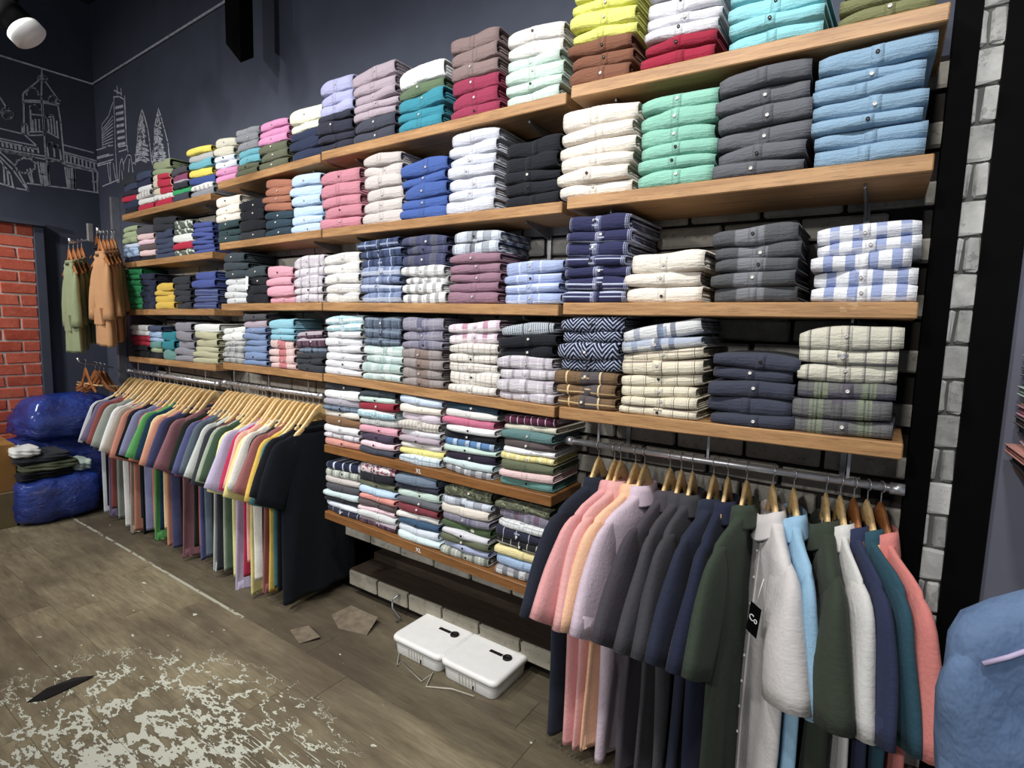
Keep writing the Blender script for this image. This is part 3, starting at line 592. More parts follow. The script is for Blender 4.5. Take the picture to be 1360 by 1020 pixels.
STK = {
('D', 1): ['760 843 -12 -32 lime_yellow*4,nut_brown*3', '860 960 -26 -50 silver_white*4,crimson*2', '968 1097 -21 -48 aqua*4', '1119 1250 -33 -62 olive*3'],
('D', 2): ['744 842 149 126 cream*6', '855 956 131 111 mint_green*6', '957 1082 106 70 charcoal_grey*6', '1087 1243 75 35 steel_blue*7'],
('D', 3): ['752 836 286 285 navy_triple_check*7', '835 934 339 333 ivory*3', '950 1062 306 293 charcoal_tonal_check*5', '1082 1226 306 286 blue_white_gingham*5'],
('D', 4): ['743 824 421 421 navy_zigzag*4,brown_window_check*3', '829 936 439 420 blue_cream_check*2,cream_window_check*6', '946 1057 465 478 denim_navy*5', '1064 1204 436 435 pale_khaki_check*3,plum_green_check*3'],
('C', 1): ['421 466 110 98 lilac*3,ink_navy*4', '469 524 99 76 mauve*5,slate*2', '530 589 99 75 white,sage_green,teal_blue*3', '598 661 53 33 taupe*3,berry_red*3', '673 746 41.6 26 off_white*2,pale_mint*4'],
('C', 2): ['426 475 230 221 rose_pink*5', '482 532 207 200 stone_beige*6', '533 592 221 203 royal_blue*5', '597 658 179.5 166 ice_grey*7', '672 744 190 178 black*5'],
('C', 3): ['431 475 337.6 332 white_stripe_weave*5', '478 530 322 313 blue_plaid*3,soft_blue_plaid*4', '535 591 314 311 slate_blue_check*3,grey_gingham*4', '598 662 310 304 ice_black_plaid*2,dusty_mauve*5', '670 744 350 341 periwinkle_check*4'],
('C', 4): ['431 477 421.5 418 aqua_plaid*2,white_grey*6', '482 531 421 423 slate_plaid*3,sage_plaid*4', '534 588 424 421 mauve_grey_plaid*3,brown_grey_plaid*4', '596 660 430 426 pink_white_check*2,cream_fine_check*5', '664 736 434 426 grey_multi_stripe,black*2,lilac_grey_check*4'],
('C', 5): ['430 475 508 514 charcoal,white,grey_lilac,slate_plaid,cream,camel,white_grey,lilac_grey_check,salmon', '477 523 517 522 dark_slate,pale_mint,cherry_red,aqua_plaid,grey_check,pink,plum,baby_pink,slate', '531 584 525 533 pale_blue,ivory,lilac_pink,beige_tweed,white_grey,mauve,off_white,lemon,pale_blue_window_check', '590 656 533 543 petrol_navy,off_white,hot_pink,white,black,bright_blue_plaid,pale_mint,aubergine,pale_aqua,black_white_plaid', '667 735 550 557 maroon_stripe,pale_beige,sea_teal,umber,white,yellow_check,leaf_olive,blush,jade'],
('C', 6): ['432 475 612 619 navy_white_stripe,green_white_check,stone_beige,dark_grey,pale_aqua,black,powder_white,navy_window_check', '476 524 616 624 floral_white,black,moss_olive,sky_blue,coral,umber,baby_pink,pale_grey,plum_plaid', '527 581 628 638 slate_blue,ink_navy,pale_mint,charcoal_grey,wine_red,off_white,marine_blue,powder_white,pale_aqua', '588 650 643 656 floral_olive,ice_black_plaid,cream,mauve_grey_plaid,green_spotted,silver_white,leaf_olive,periwinkle,green_white_check', '659 727 662 681 leafy_olive,mauve_plaid,white_grey_check,navy_window_check,black_window_check,buttermilk,soft_blue,black_white_plaid'],
('B', 1): ['285 312 185 183 pale_beige*2,powder_white*2,candy_pink*2', '312 341 171.5 165 mid_grey*3,bright_aqua*2,moss_olive*2', '344 380 165 154 candy_pink*3,moss_olive*3', '385 424 148 137 pale_lemon*2,deep_navy*3'],
('B', 2): ['287 316 266 256 ivory*3,bottle_teal*3', '317 350 266 262 black*3,charcoal', '351 386 238 238 rust*4,petrol*3', '386 425 234 230 sky_blue*6'],
('B', 3): ['297 326 337 336 dark_slate*3,pale_grey*4', '327 354 355 352 dark_slate,black*3', '355 388 354 352 pink*4', '390 428 343 337 lilac_grey_check*5'],
('B', 4): ['296 323 437 432 fog_white*2,grey_check*4', '324 352 417 416 dark_grey,mauve,cornflower*6', '358 390 424 424 sky_aqua*3,red_blush_check*4', '393 429 442 438 plum_plaid*2,slate_plaid,charcoal*3'],
('A', 1): ['161 180 236 230 charcoal,slate_navy,ink_navy,bright_red,deep_navy,black', '180 200 231 226 slate_navy,deep_navy,white,white_printed,fog_white,bright_red', '200 225 213 212 pale_sage*2,red_printed*3,white_printed,bright_red', '226 249 225 220 dark_grey,mulberry_striped,charcoal,kelly_green,slate', '250 279 199 192 sunflower,cloud_grey,bright_aqua,sunflower,cobalt,white_printed,mid_grey'],
('A', 2): ['162 182 303 299 pale_sage*3,pale_blue,soft_blue*2,midnight', '182 203 300 298 dark_grey,blush,baby_pink,umber,blush,black', '204 229 288 286 charcoal*2,slate_navy*5', '230 254 292 290 camo_green*2,fog_white,bright_red,camo_green', '255 281 295 294 indigo*7'],
('A', 3): ['163 185 356.5 356 kelly_green*7', '186 204 363 364 midnight*6', '205 228 377 376 mustard*4', '230 250 367 366 charcoal*5', '257 284 361 361 indigo*2,ribbed_indigo*3'],
('A', 4): ['173 196 431 433 white*2,bright_red*2,black*2', '197 213 432 433 slate_navy,soft_blue*2,jade,pale_sage,black', '214 231 440 442 peacock_teal*2,jade', '232 255 428 430 dove_grey*5', '257 286 429 431 fog_white,khaki*5'],
}
SPLAT = {('A', 4, 2): .55}
for (b, r), stacks in STK.items():
    Y, x0, x1, za, zb, ang = SHELF[b, r]
    dep_max = YW - .04 - Y
    for si, st in enumerate(stacks):
        xl, xr, tl, tr, cl = st.split(' ')
        toks = []
        for q in cl.split(','):
            nme, _, k = q.partition('*'); toks += [nme] * (int(k) if k else 1)
        yf = Y + .012
        zs = lambda x: za + (zb - za) * (x - x0) / (x1 - x0)
        pL = at_y(float(xl), float(tl), yf); pR = at_y(float(xr), float(tr), yf)
        xa, xb = pL.x, pR.x; wd = xb - xa; xc = (xa + xb) / 2
        hL, hR = pL.z - zs(xa), pR.z - zs(xb)
        h = (hL + hR) / 2; n = len(toks)
        ts = [random.uniform(.78, 1.24) for _ in toks]
        ts[0] *= 1.15; s_ = sum(ts); ts = [q * h / s_ for q in ts]
        if n == 3 and b == 'A': pass
        z = 0; tilt = math.atan2(hR - hL, wd)
        for i in range(n - 1, -1, -1):
            tok = toks[i]; t = ts[i]; fr = z / h
            me, pm, cx, fy = random.choice(FOLD)
            w_ = wd * random.uniform(.95, 1.03); d_ = min(.31, dep_max) * random.uniform(.92, 1.0)
            kind = 'folded_tee' if b == 'A' else 'folded_checked_shirt' if tok in CHECKED else 'folded_shirt'
            noun = {'folded_tee': 'T-shirt', 'folded_checked_shirt': 'shirt', 'folded_shirt': 'shirt'}[kind]
            o = link(kind, me, fab(tok))
            o.scale = (w_, d_, t * .985)
            zz = zs(xc) + z
            o.location = (xc + random.uniform(-.009, .009), yf + random.uniform(-.008, .010), zz + .0005)
            o.rotation_euler = (0, -(ang + tilt * fr * .9 + random.uniform(-.012, .012)), random.uniform(-.05, .05) if b != 'A' else random.uniform(-.07, .07))
            place = 'alone' if n == 1 else f'{ORD[i]} down'
            tag(o, f'{words(tok)} {noun}, {ORD[i]} down in {ORD[si]} stack, {rown(b, r)} shelf, {BAYN[b]}', 'T-shirt' if b == 'A' else 'checked shirt' if tok in CHECKED else 'shirt', f'folded garments on the {rown(b, r)} shelf of the {BAYN[b]}')
            if b in 'CD':
                link('placket', pm, fab(tok), o)
            if b in 'BCD' and random.random() < .75:
                dark = sum(P[tok][0]) < 330
                bt = link('button', BTN, (M_BTND if random.random() < .35 else M_BTNW) if dark or tok in ('crimson', 'nut_brown', 'berry_red', 'mint_green', 'steel_blue') else (M_BTND if random.random() < .22 else M_BTNL), o)
                bt.location = (cx, fy - .008, .5 + random.uniform(-.12, .16)); bt.scale = (1 / w_, 1 / d_, 1 / t)
            z += t
# stack at the edge of the grey wall
for i, (tok, py) in enumerate(zip(['fog_white', 'pale_sage', 'dove_grey', 'slate', 'pale_mint', 'mustard', 'pink', 'umber', 'ink_navy', 'baby_pink', 'salmon', 'black'], range(12))):
    me, pm, cx, fy = random.choice(FOLD)
    o = link('folded_shirt', me, fab(tok)); o.scale = (.26, .22, .0248); o.location = (.303 + .13 + random.uniform(-.006, .004), 1.72, 1.603 - (i + 1) * .0256); o.rotation_euler = (0, 0, random.uniform(-.06, .06))
    tag(o, f'{words(tok)} folded shirt, {ORD[i] if i < 10 else ["eleventh", "lowest"][i - 10]} down in the stack against the smooth grey wall', 'shirt', 'folded shirts against the grey wall')
zb_ = 1.603 - 12 * .0256
mb = MB(); mb.box((.318, 1.73, zb_ - .03), (.8, YP - .006, zb_), bev=.003); o = empty('wall_shelf', (0, 0, 0)); tag(o, 'shelf end carrying the stack against the smooth grey wall', 'shelf'); mb.build('board', MW_SHELF2, o)
# small white size tag on the dark shirt in the second bay
p = at_y(328, 374, YB['B'] - .004); mb = MB(); mb.box((-.013, -.001, -.045), (.013, .001, .03)); o = mb.build('swing_tag', M_WHITEP); o.location = p; o.rotation_euler = (0, .12, 0)
tag(o, 'white swing tag hanging in front of dark folded shirts in the second bay', 'tag')

# ------------------------------------------------------------------ hanging garments
def shirt_meshes(seed, hw=.235, L=.93, sl=.27, flare=40, ht=.022, rip=.010, collar=False, sleeve_w=.085, sr=.098, tee=False, sth=.02, taper=0):
    rnd = random.Random(seed); ph = [rnd.uniform(0, 6.28) for _ in range(8)]; n = 28
    zs = [-.108, -.125, -.15, -.185, -.212, -.24, -.30, *[-.30 - (L - .205) * q for q in (.10, .26, .45, .64, .82)], -.115 - L + .02, -.115 - L]
    zs[:5] = [-.172, -.178, -.187, -.203, -.222] if tee else [-.146, -.152, -.168, -.190, -.213]
    hs = [.062 if not tee else .112, .085 if not tee else .124, .125 if not tee else .145, min(.185, hw * .8), min(.222, hw * .95), hw, hw * 1.0, hw * .985, hw * .99, hw, hw * 1.01, hw * 1.02, hw * 1.03, hw * 1.03]
    loops = []; uv = []
    for z, h in zip(zs, hs):
        if taper: h *= 1 - taper + taper * 1.6 * min(1, -z / .7)
        dep = min(1, max(0, (-z - .2) / .7)); L_ = []
        for k in range(n):
            a = 2 * PI * k / n; ca, sa = math.cos(a), math.sin(a)
            x = h * math.copysign(abs(ca) ** .72, ca); tt = ht * (1.0 if z < -.2 else .75)
            y = tt * math.copysign(abs(sa) ** .8, sa) * (1 + .25 * dep * math.sin(9 * x / hw + ph[1]))
            y += dep * rip * (math.sin(7.5 * x / hw + ph[0] + z * 2) + .6 * math.sin(13 * x / hw + ph[2] + 3 * z))
            y += .006 * math.sin(5 * x / hw + 6 * z + ph[5])
            L_.append((x, y, z + (.012 * math.sin(4 * x + ph[3]) * dep))); uv.append((x * 2 + .5, z * 12))
        loops.append(L_)
    # hem turned inside
    last = loops[-1]; loops.append([(x * .96, y * .6, z + .004) for x, y, z in last]); loops.append([(x * .95, y * .5, z + .06) for x, y, z in last])
    for _ in range(2 * n): uv.append((0, 0))
    v, f = loft(loops); body = mesh('body', v, f, True, uv)
    sleeves = []
    for sgn in (1, -1):
        fl = math.radians(flare + rnd.uniform(-6, 6)); lp = []; su = []
        base = Vector((hw * .74, 0, -.222)); d = Vector((math.sin(fl), 0, -math.cos(fl))); wv = Vector((-d.z, 0, d.x))
        m_ = 11; TT = [0, .05, .1, .17, .25, .36, .48, .6, .74, .88, 1.0]; HF = [.25, .55, .78, .92, 1, 1, 1, 1, 1, 1, 1]
        sw = rnd.uniform(-.012, .012)
        for i in range(m_):
            t = TT[i]; c = base + d * ((sl + .04) * t); c.z -= .03 * t * t; c.y = sw * t * t
            hh = (sr + (sleeve_w - sr) * max(0, t - .2) / .8) * HF[i]; th = (.018 + (sth + .008 - .018) * min(1, t / .55)) * (.55 + .45 * min(1, t / .15))
            ring = []
            for k in range(16):
                a = 2 * PI * k / 16; ca, sa = math.cos(a), math.sin(a)
                q = c + wv * (hh * ca) + Vector((0, th * math.copysign(abs(sa) ** .8, sa) + .004 * math.sin(6 * t + 3 * ca + ph[6]), 0))
                ring.append((q.x * sgn, q.y, q.z)); su.append((q.x * 2, q.z * 12))
            lp.append(ring)
        e = lp[-1]; cc = Vector((sum(p[0] for p in e) / 16, sum(p[1] for p in e) / 16, sum(p[2] for p in e) / 16))
        inn = [tuple(cc + (Vector(p) - cc) * .88) for p in e]; dd = Vector((d.x * sgn, 0, d.z))
        lp.append(inn); lp.append([tuple(Vector(p) - dd * .07) for p in inn])
        su += [(0, 0)] * 32
        v, f = loft(lp)
        if sgn < 0: f = [q[::-1] for q in f]
        sleeves.append(mesh('sleeve', v, f, True, su))
    # neckband or shirt collar
    cl = []; cu = []
    prof = [(.94, -.128), (.98, -.105), (1.02, -.098), (1.06, -.105), (1.02, -.132)] if not collar else [(.80, -.15), (.80, -.10), (.84, -.078), (.92, -.076), (1.02, -.10), (1.16, -.145), (1.18, -.152), (1.1, -.15), (.92, -.10)]
    if tee: prof = [(q, z - .064) for q, z in prof]
    if collar: prof = [(q, z - .038) for q, z in prof]
    if not collar and not tee: prof = [(q, z - .036) for q, z in prof]
    rx, ry = (.075 if not tee else .120, .022) if not collar else (.074, .044)
    for s_, z in prof:
        ring = []
        for k in range(20):
            a = 2 * PI * k / 20; fr = max(0, -math.sin(a)) if collar else 0
            ring.append((rx * s_ * math.cos(a), ry * s_ * math.sin(a), z - (.045 if collar else .02) * fr ** 1.5 * (1 if s_ > 1 or not collar else .7))); cu.append((math.cos(a), z * 12))
        cl.append(ring)
    v, f = loft(cl + [cl[0]], False, False); col = mesh('collar', v, f, True, cu + cu[:20])
    out = dict(body=body, sl=sleeves, collar=col)
    if collar:
        mb = MB(); N_ = 10; vv = []
        for i in range(N_ + 1):
            z = -.15 - (L - .05) * i / N_; dep = min(1, max(0, (-z - .2) / .7))
            yy = -ht * (1 + .25 * dep * math.sin(ph[1])) + dep * rip * (math.sin(ph[0] + z * 2) + .6 * math.sin(ph[2] + 3 * z)) + .006 * math.sin(6 * z + ph[5]) - .001
            vv += [(-.017, yy, z), (.017, yy, z), (.017, yy + .006, z), (-.017, yy + .006, z)]
        ff = []
        for i in range(N_):
            for k in range(4): k2 = (k + 1) % 4; ff.append((i * 4 + k, i * 4 + k2, i * 4 + 4 + k2, i * 4 + 4 + k))
        ff += [(3, 2, 1, 0), (N_ * 4, N_ * 4 + 1, N_ * 4 + 2, N_ * 4 + 3)]
        out['placket'] = mesh('placket', vv, ff, False, [(p[0], p[2]) for p in vv]); out['py'] = [vv[i * 4][1] for i in range(N_ + 1)]; out['pz'] = [vv[i * 4][2] for i in range(N_ + 1)]
        # yoke seam band across the back
    return out
def hanger_mesh(w=.2, tee=False):
    mb = MB(); v = []; f = []; n = 17
    for i in range(n):
        s = -1 + 2 * i / (n - 1); a = abs(s); x = w * s
        xa = abs(x); zc = -.078 - .085 * (1 - math.exp(-(xa / .06) ** 2)) - .40 * xa if not tee else -.074 - .10 * (1 - math.exp(-(xa / .11) ** 2)) - .33 * xa; hh = (.026 if tee else .033) * (1 - (.58 if tee else .72) * a); y = (.004 if not tee else .007) * math.sin(a * 4.2); th = .0065 + (.002 * a if tee else -.001 * a)
        for dy, dz in ((-1, -.7), (-.7, -1), (.7, -1), (1, -.7), (1, .7), (.7, 1), (-.7, 1), (-1, .7)): v.append((x, y + dy * th, zc + dz * hh))
    for i in range(n - 1):
        for k in range(8): k2 = (k + 1) % 8; f.append((i * 8 + k, i * 8 + k2, i * 8 + 8 + k2, i * 8 + 8 + k))
    f.append(tuple(range(8))[::-1]); f.append(tuple((n - 1) * 8 + k for k in range(8)))
    wood_ = mesh('hanger', v, f, True)
    mb = MB(); pts = [(0, 0, -.065), (0, 0, -.035), (.006, 0, -.022)]
    for i in range(10): a = math.radians(-60 + i * 27); pts.append((.0165 * math.cos(a) - .001, 0, .0165 * math.sin(a)))
    pts = [(0, 0, -.065), (0, 0, -.034)] + [(-(.0165) * math.sin(math.radians(a)), 0, -.0165 * math.cos(math.radians(a))) for a in range(0, -250, -28)]
    mb.tube(pts, .0018, 6)
    return wood_, mb.mesh('hook', True)
HGW, HOOK = hanger_mesh(.182); HGT = hanger_mesh(.2, True)[0]
def hang(p, rz, mset, mat, name, label, cat, group, hmat, hlabel, hgroup, tiltz=0, btn=None):
    h = link('wooden_hanger', HGT if name == 'hanging_tee' else HGW, hmat); h.location = p; h.rotation_euler = (0, 0, rz); tag(h, hlabel, 'hanger', hgroup)
    link('hook', HOOK, M_CHROME, h)
    o = link(name, mset['body'], mat); o.location = p; o.rotation_euler = (0, 0, rz); tag(o, label, cat, group)
    for s in mset['sl']: link('sleeve', s, mat, o)
    link('collar', mset['collar'], mat, o)
    if 'placket' in mset:
        link('placket', mset['placket'], mat, o)
        for i in (1, 2, 3, 4, 5, 6, 7, 8):
            bt = link('button', BTN, btn or M_BTND, o); bt.location = (0, mset['py'][i] - .001, mset['pz'][i] - .03)
    return o
TS = [shirt_meshes(300 + s, ht=.0195, rip=.008, L=[1.0, .93, 1.03, .97, .9, 1.0][s], flare=25, sl=.29, hw=[.235, .225, .24][s % 3], tee=True) for s in range(6)]
def rail(name, p0, p1, r, label, fit=True):
    p0, p1 = Vector(p0), Vector(p1); root = empty(name, (p0 + p1) / 2); tag(root, label, 'rail'); c = root.location
    mb = MB(); mb.tube([p0 - c, p1 - c], r, 12); mb.build('tube', M_CHROME, root, True)
    d = (p1 - p0).normalized()
    for p in (p0, p1):
        mb = MB(); s = d * (.012 if p is p0 else -.012); mb.tube([p - c - s, p - c + s * 2], r * 1.4, 12); mb.build('end_cap', M_CHROME, root, True)
    for q in (.12, .5, .88):
        p = p0.lerp(p1, q) - c; mb = MB(); mb.box((p.x - .004, p.y - .002, p.z), (p.x + .004, p.y + .002, p.z + .10)); mb.build('drop_rod', M_CHROME, root)
    return root
YR = 1.9
ra0, ra1 = at_y(172, 492, YR), at_y(290, 510, YR); rb0, rb1 = at_y(298, 508, YR), at_y(428, 526, YR)
rail('clothes_rail', ra0, ra1, .0125, 'chrome clothes rail full of T-shirts beneath the bay by the hoodies')
rail('clothes_rail', rb0, rb1, .0125, 'chrome clothes rail full of T-shirts beneath the second bay')
TC = dict(light_grey=(196, 198, 206), black=(22, 22, 26), dusty_purple=(120, 108, 146), brick_red=(158, 76, 72), graphite=(62, 62, 68), grey_green=(152, 160, 148), white=(230, 230, 228), dark_crimson=(130, 34, 56),
  beige=(178, 168, 150), salmon_orange=(216, 132, 106), navy_black=(32, 38, 54), jet_black=(20, 20, 22), lilac_blue=(130, 136, 180), coral_orange=(226, 128, 104), bright_green=(84, 176, 84), teal_navy=(24, 60, 88), cream_yellow=(234, 206, 142),
  peach=(232, 150, 120), indigo=(70, 72, 118), soot_black=(28, 26, 28), rose_taupe=(152, 96, 106), forest_black=(34, 44, 36), brick_orange=(188, 88, 78), slate_lilac=(88, 94, 150), blue_grey=(92, 108, 124), plum_black=(44, 36, 50), mint_grey=(200, 208, 200),
  charcoal=(58, 62, 70), maroon_brick=(132, 62, 62), pale_sage=(160, 174, 148), deep_green=(62, 88, 66), pale_yellow=(234, 224, 140), lavender=(196, 186, 222), raspberry=(214, 44, 88), peach_pink=(236, 170, 150), lemon=(236, 220, 128), off_white=(226, 222, 210),
  olive_black=(48, 46, 42), rosewood=(162, 92, 92), mustard_yellow=(226, 180, 60), sea_green=(60, 116, 116), ink_black=(24, 26, 34), blue_black=(20, 26, 34))
for k, c in TC.items(): P['tee_' + k] = (c, (), None)
names = list(TC)
nA = 21
for i, nm in enumerate(names):
    if i < nA: p = ra0.lerp(ra1, .03 + .93 * i / (nA - 1)); wh = 'bay by the hoodies'
    else: p = rb0.lerp(rb1, .03 + .94 * (i - nA) / (len(names) - nA - 1)); wh = 'second bay'
    nb = [words(names[j]) for j in (i - 1, i + 1) if 0 <= j < len(names)]
    lab = f'{words(nm)} T-shirt on the low rail, beside the {nb[0]} one' + (f' and {nb[1]} one' if len(nb) > 1 else '')
    hang(p + Vector((0, random.uniform(-.008, .008), 0)), -PI / 2 + random.uniform(-.05, .09), TS[i % 6], fab('tee_' + nm), 'hanging_tee', lab, 'T-shirt', f'T-shirts on the low rail beneath the {wh}', MW_HANG,
         f'pale wooden hanger holding the {words(nm)} T-shirt on the low rail', f'hangers on the low rail beneath the {wh}').scale.z = random.uniform(.95, 1.06) if i < len(names) - 1 else 1.02
# shirts on the rail beneath the bay by the pillar
YD = 1.92
rd0, rd1 = at_y(755, 585, YD), at_y(1195, 650, YD); rd1.x = min(rd1.x, .085)
rail('clothes_rail', rd0, rd1, .0125, 'chrome clothes rail with spaced shirts beneath the bay by the pillar')
DS = [(796, -11, 'midnight_navy', (38, 44, 60)), (817, -11, 'salmon_pink', (232, 152, 152)), (825, -8, 'light_salmon_pink', (236, 164, 160)), (845, -13, 'apricot', (244, 186, 142)), (857, -10, 'pale_lilac', (214, 190, 208)),
  (891, -10, 'dark_plum_grey', (74, 68, 78)), (906, -4, 'graphite_grey', (70, 68, 74)), (921, -2, 'smoke_grey', (66, 66, 72)), (949, -6, 'dark_navy', (42, 48, 70)), (968, -3, 'ink_navy', (38, 44, 70)), (993, -7, 'dark_forest_green', (58, 70, 56)),
  (1028, 23, 'pale_stone', (214, 208, 206)), (1056, 21, 'sky_blue', (140, 190, 226)), (1099, 14, 'deep_olive_green', (58, 68, 54)), (1118, 20, 'off_white', (218, 216, 212)), (1136, 22, 'dark_indigo', (50, 58, 94)), (1154, 25, 'petrol_teal', (44, 86, 106)), (1172, 28, 'coral_pink', (236, 126, 118))]
for i, (px, yaw, nm, rgb) in enumerate(DS):
    P['s_' + nm] = (rgb, (), None); t = (px - 755) / 440
    p = at_y(px, 585 + 65 * t, YD); p.z = rd0.z + (rd1.z - rd0.z) * (p.x - rd0.x) / (rd1.x - rd0.x)
    wide = i in (0, 4, 8, 11, 13)
    ms = shirt_meshes(500 + i, hw=.235, L=.98, sl=.33, flare=25 if i < 11 else 16, sth={11: .05, 13: .042, 14: .026, 15: .016, 16: .016, 17: .026}.get(i, .022), ht=.016 if i > 13 else .024 if not wide else .03, rip=.010 if i < 14 else .005, collar=True, sleeve_w=.10 if i < 11 else .105)
    nb = [words(DS[j][2]) for j in (i - 1, i + 1) if 0 <= j < len(DS)]
    o = hang(p, -PI / 2 + math.radians(yaw), ms, fab('s_' + nm), 'hanging_shirt', f'{words(nm)} shirt hanging beside the {" and ".join(nb)} ones near the pillar', 'hanging shirt', 'shirts hanging beneath the bay by the pillar',
         MW_HANG2 if i in (15, 17) else MW_HANG, f'wooden hanger inside the {words(nm)} shirt near the pillar', 'hangers beneath the bay by the pillar', btn=M_BTNW if i % 2 else M_BTND)

p = at_y(1001, 822, 1.66); mb = MB(); mb.box((-.022, -.001, -.05), (.022, .001, .045), bev=.0004); o = mb.build('swing_tag', M_BLACK); o.location = p; o.rotation_euler = (0, .12, -.7)
tag(o, 'black swing tag with white lettering on the pale stone shirt', 'tag')
o_ = bpy.data.objects.new('tmp', text_mesh('Co', .028)); COL.objects.link(o_); bpy.context.view_layer.update(); tm = bpy.data.meshes.new_from_object(o_.evaluated_get(bpy.context.evaluated_depsgraph_get())); bpy.data.objects.remove(o_)
q = link('lettering', tm, M_WHITEP, o); q.rotation_euler = (PI / 2, 0, 0); q.location = (0, -.0018, 0)
mb = MB(); mb.tube([(0, 0, .04), (.004, .0, .09), (.0, .01, .13)], .0012, 5); mb.build('string', M_WHITEP, o, True)
# ------------------------------------------------------------------ hoodies and spare hangers in the corner
M_GREENH = fabric('hoodie_green', (136, 148, 104)); M_BROWNH = fabric('hoodie_brown', (196, 136, 84)); M_NAVYH = fabric('hoodie_navy', (40, 44, 58))
def sweat(seed):
    m = shirt_meshes(seed, hw=.125, L=.70, sl=.34, flare=10, ht=.024, rip=.008, sleeve_w=.05, sr=.055, taper=.3); return m
SW = [sweat(700 + i) for i in range(3)]
rk = empty('wall_rack', (-5.55, 2.0, 2.1)); tag(rk, 'chrome wall rack with sloping arms holding hoodies in the corner', 'rack')
mb = MB(); c = rk.location
a = at_y(150, 262, YW - .03); mb.box((a.x - .02 - c.x, YW - .05 - c.y, 1.0 - c.z), (a.x + .02 - c.x, YW + .01 - c.y, a.z - c.z)); mb.build('upright', M_CHROME, rk)
ARM = [((93, 322), 1.55, (118, 319), 1.80), ((130, 308), 1.64, (153, 306), 2.03)]
for (p0, y0_, p1, y1_) in ARM:
    q0, q1 = at_y(*p0, y0_), at_y(*p1, y1_); mb = MB(); mb.tube([q0 + Vector((0, 0, .03)) - c, q0 - c, q1 - c], .009, 8); mb.build('arm', M_CHROME, rk, True)
mb = MB(); q = at_y(118, 302, 1.78); q2 = at_y(118, 319, 1.80); mb.box((q.x - .02 - c.x, q.y - .01 - c.y, q2.z - c.z - .02), (q.x + .02 - c.x, q.y + .02 - c.y, q.z - c.z + .03)); mb.build('joint_plate', M_CHROME, rk)
def hoodie(px, py, Y, mat, ms, lab, hl, grp):
    p = at_y(px, py, Y)
    o = hang(p, random.uniform(-.03, .03) - .04, ms, mat, 'hoodie', lab, 'hoodie', grp, MW_HANG2, hl, 'hangers on the corner rack')
    pk = MB(); pk.add([(-.08, -.036, -.66), (.08, -.036, -.66), (.055, -.04, -.54), (-.055, -.04, -.54), (-.08, -.02, -.66), (.08, -.02, -.66), (.055, -.02, -.54), (-.055, -.02, -.54)], [(0, 1, 2, 3), (0, 4, 5, 1), (1, 5, 6, 2), (2, 6, 7, 3), (3, 7, 4, 0), (4, 7, 6, 5)])
    pk.build('pouch_pocket', mat, o)
for i, (px, py, Y) in enumerate(((91, 322, 1.57), (97, 322, 1.63), (103, 321, 1.69), (108, 320, 1.75))):
    hoodie(px, py, Y, M_GREENH, SW[i % 3], f'moss green hoodie on the corner rack, {ORD[i]} from the front of its arm', f'brown hanger holding the {ORD[i]} moss green hoodie on the corner rack', 'moss green hoodies')
for i, (px, py, Y) in enumerate(((132, 309, 1.65), (137, 309, 1.70), (142, 309, 1.75), (147, 309, 1.80), (151, 309, 1.85))):
    hoodie(px, py, Y, M_BROWNH, SW[(i + 1) % 3], f'tan brown hoodie on the corner rack, {ORD[i]} from the front of its arm', f'brown hanger holding the {ORD[i]} tan brown hoodie on the corner rack', 'tan brown hoodies')
hoodie(128, 305, 1.98, M_NAVYH, SW[0], 'dark navy hoodie hanging behind the tan brown hoodies', 'brown hanger holding the dark navy hoodie behind the tan ones', 'dark hoodies')
# lower arm with empty hangers
def bare_hanger(p, rz, lab, bar):
    h = link('wooden_hanger', HGW, MW_HANG2); h.location = p; h.rotation_euler = (0, 0, rz); tag(h, lab, 'hanger', 'empty hangers in the corner'); link('hook', HOOK, M_CHROME, h)
    mb = MB(); mb.tube([(-.19, .01, -.185), (.19, .01, -.185)], .006, 8); mb.build('trouser_bar', MW_HANG, h, True)
p0 = at_y(113, 480, 1.72); p1 = at_y(150, 488, 2.0)
mb = MB(); mb.tube([p0 + Vector((0, -.05, .03)), p0 + Vector((0, -.04, 0)), p1], .009, 8); o = mb.build('rack_arm', M_CHROME, None, True); tag(o, 'low chrome arm with empty hangers in the corner', 'rack')
for i in range(4): bare_hanger(p0.lerp(p1, [.0, .35, .5, .65][i]), [.05, .5, .5, .55][i], f'empty wooden hanger on the low corner arm, {ORD[i]} from the front', i == 0)

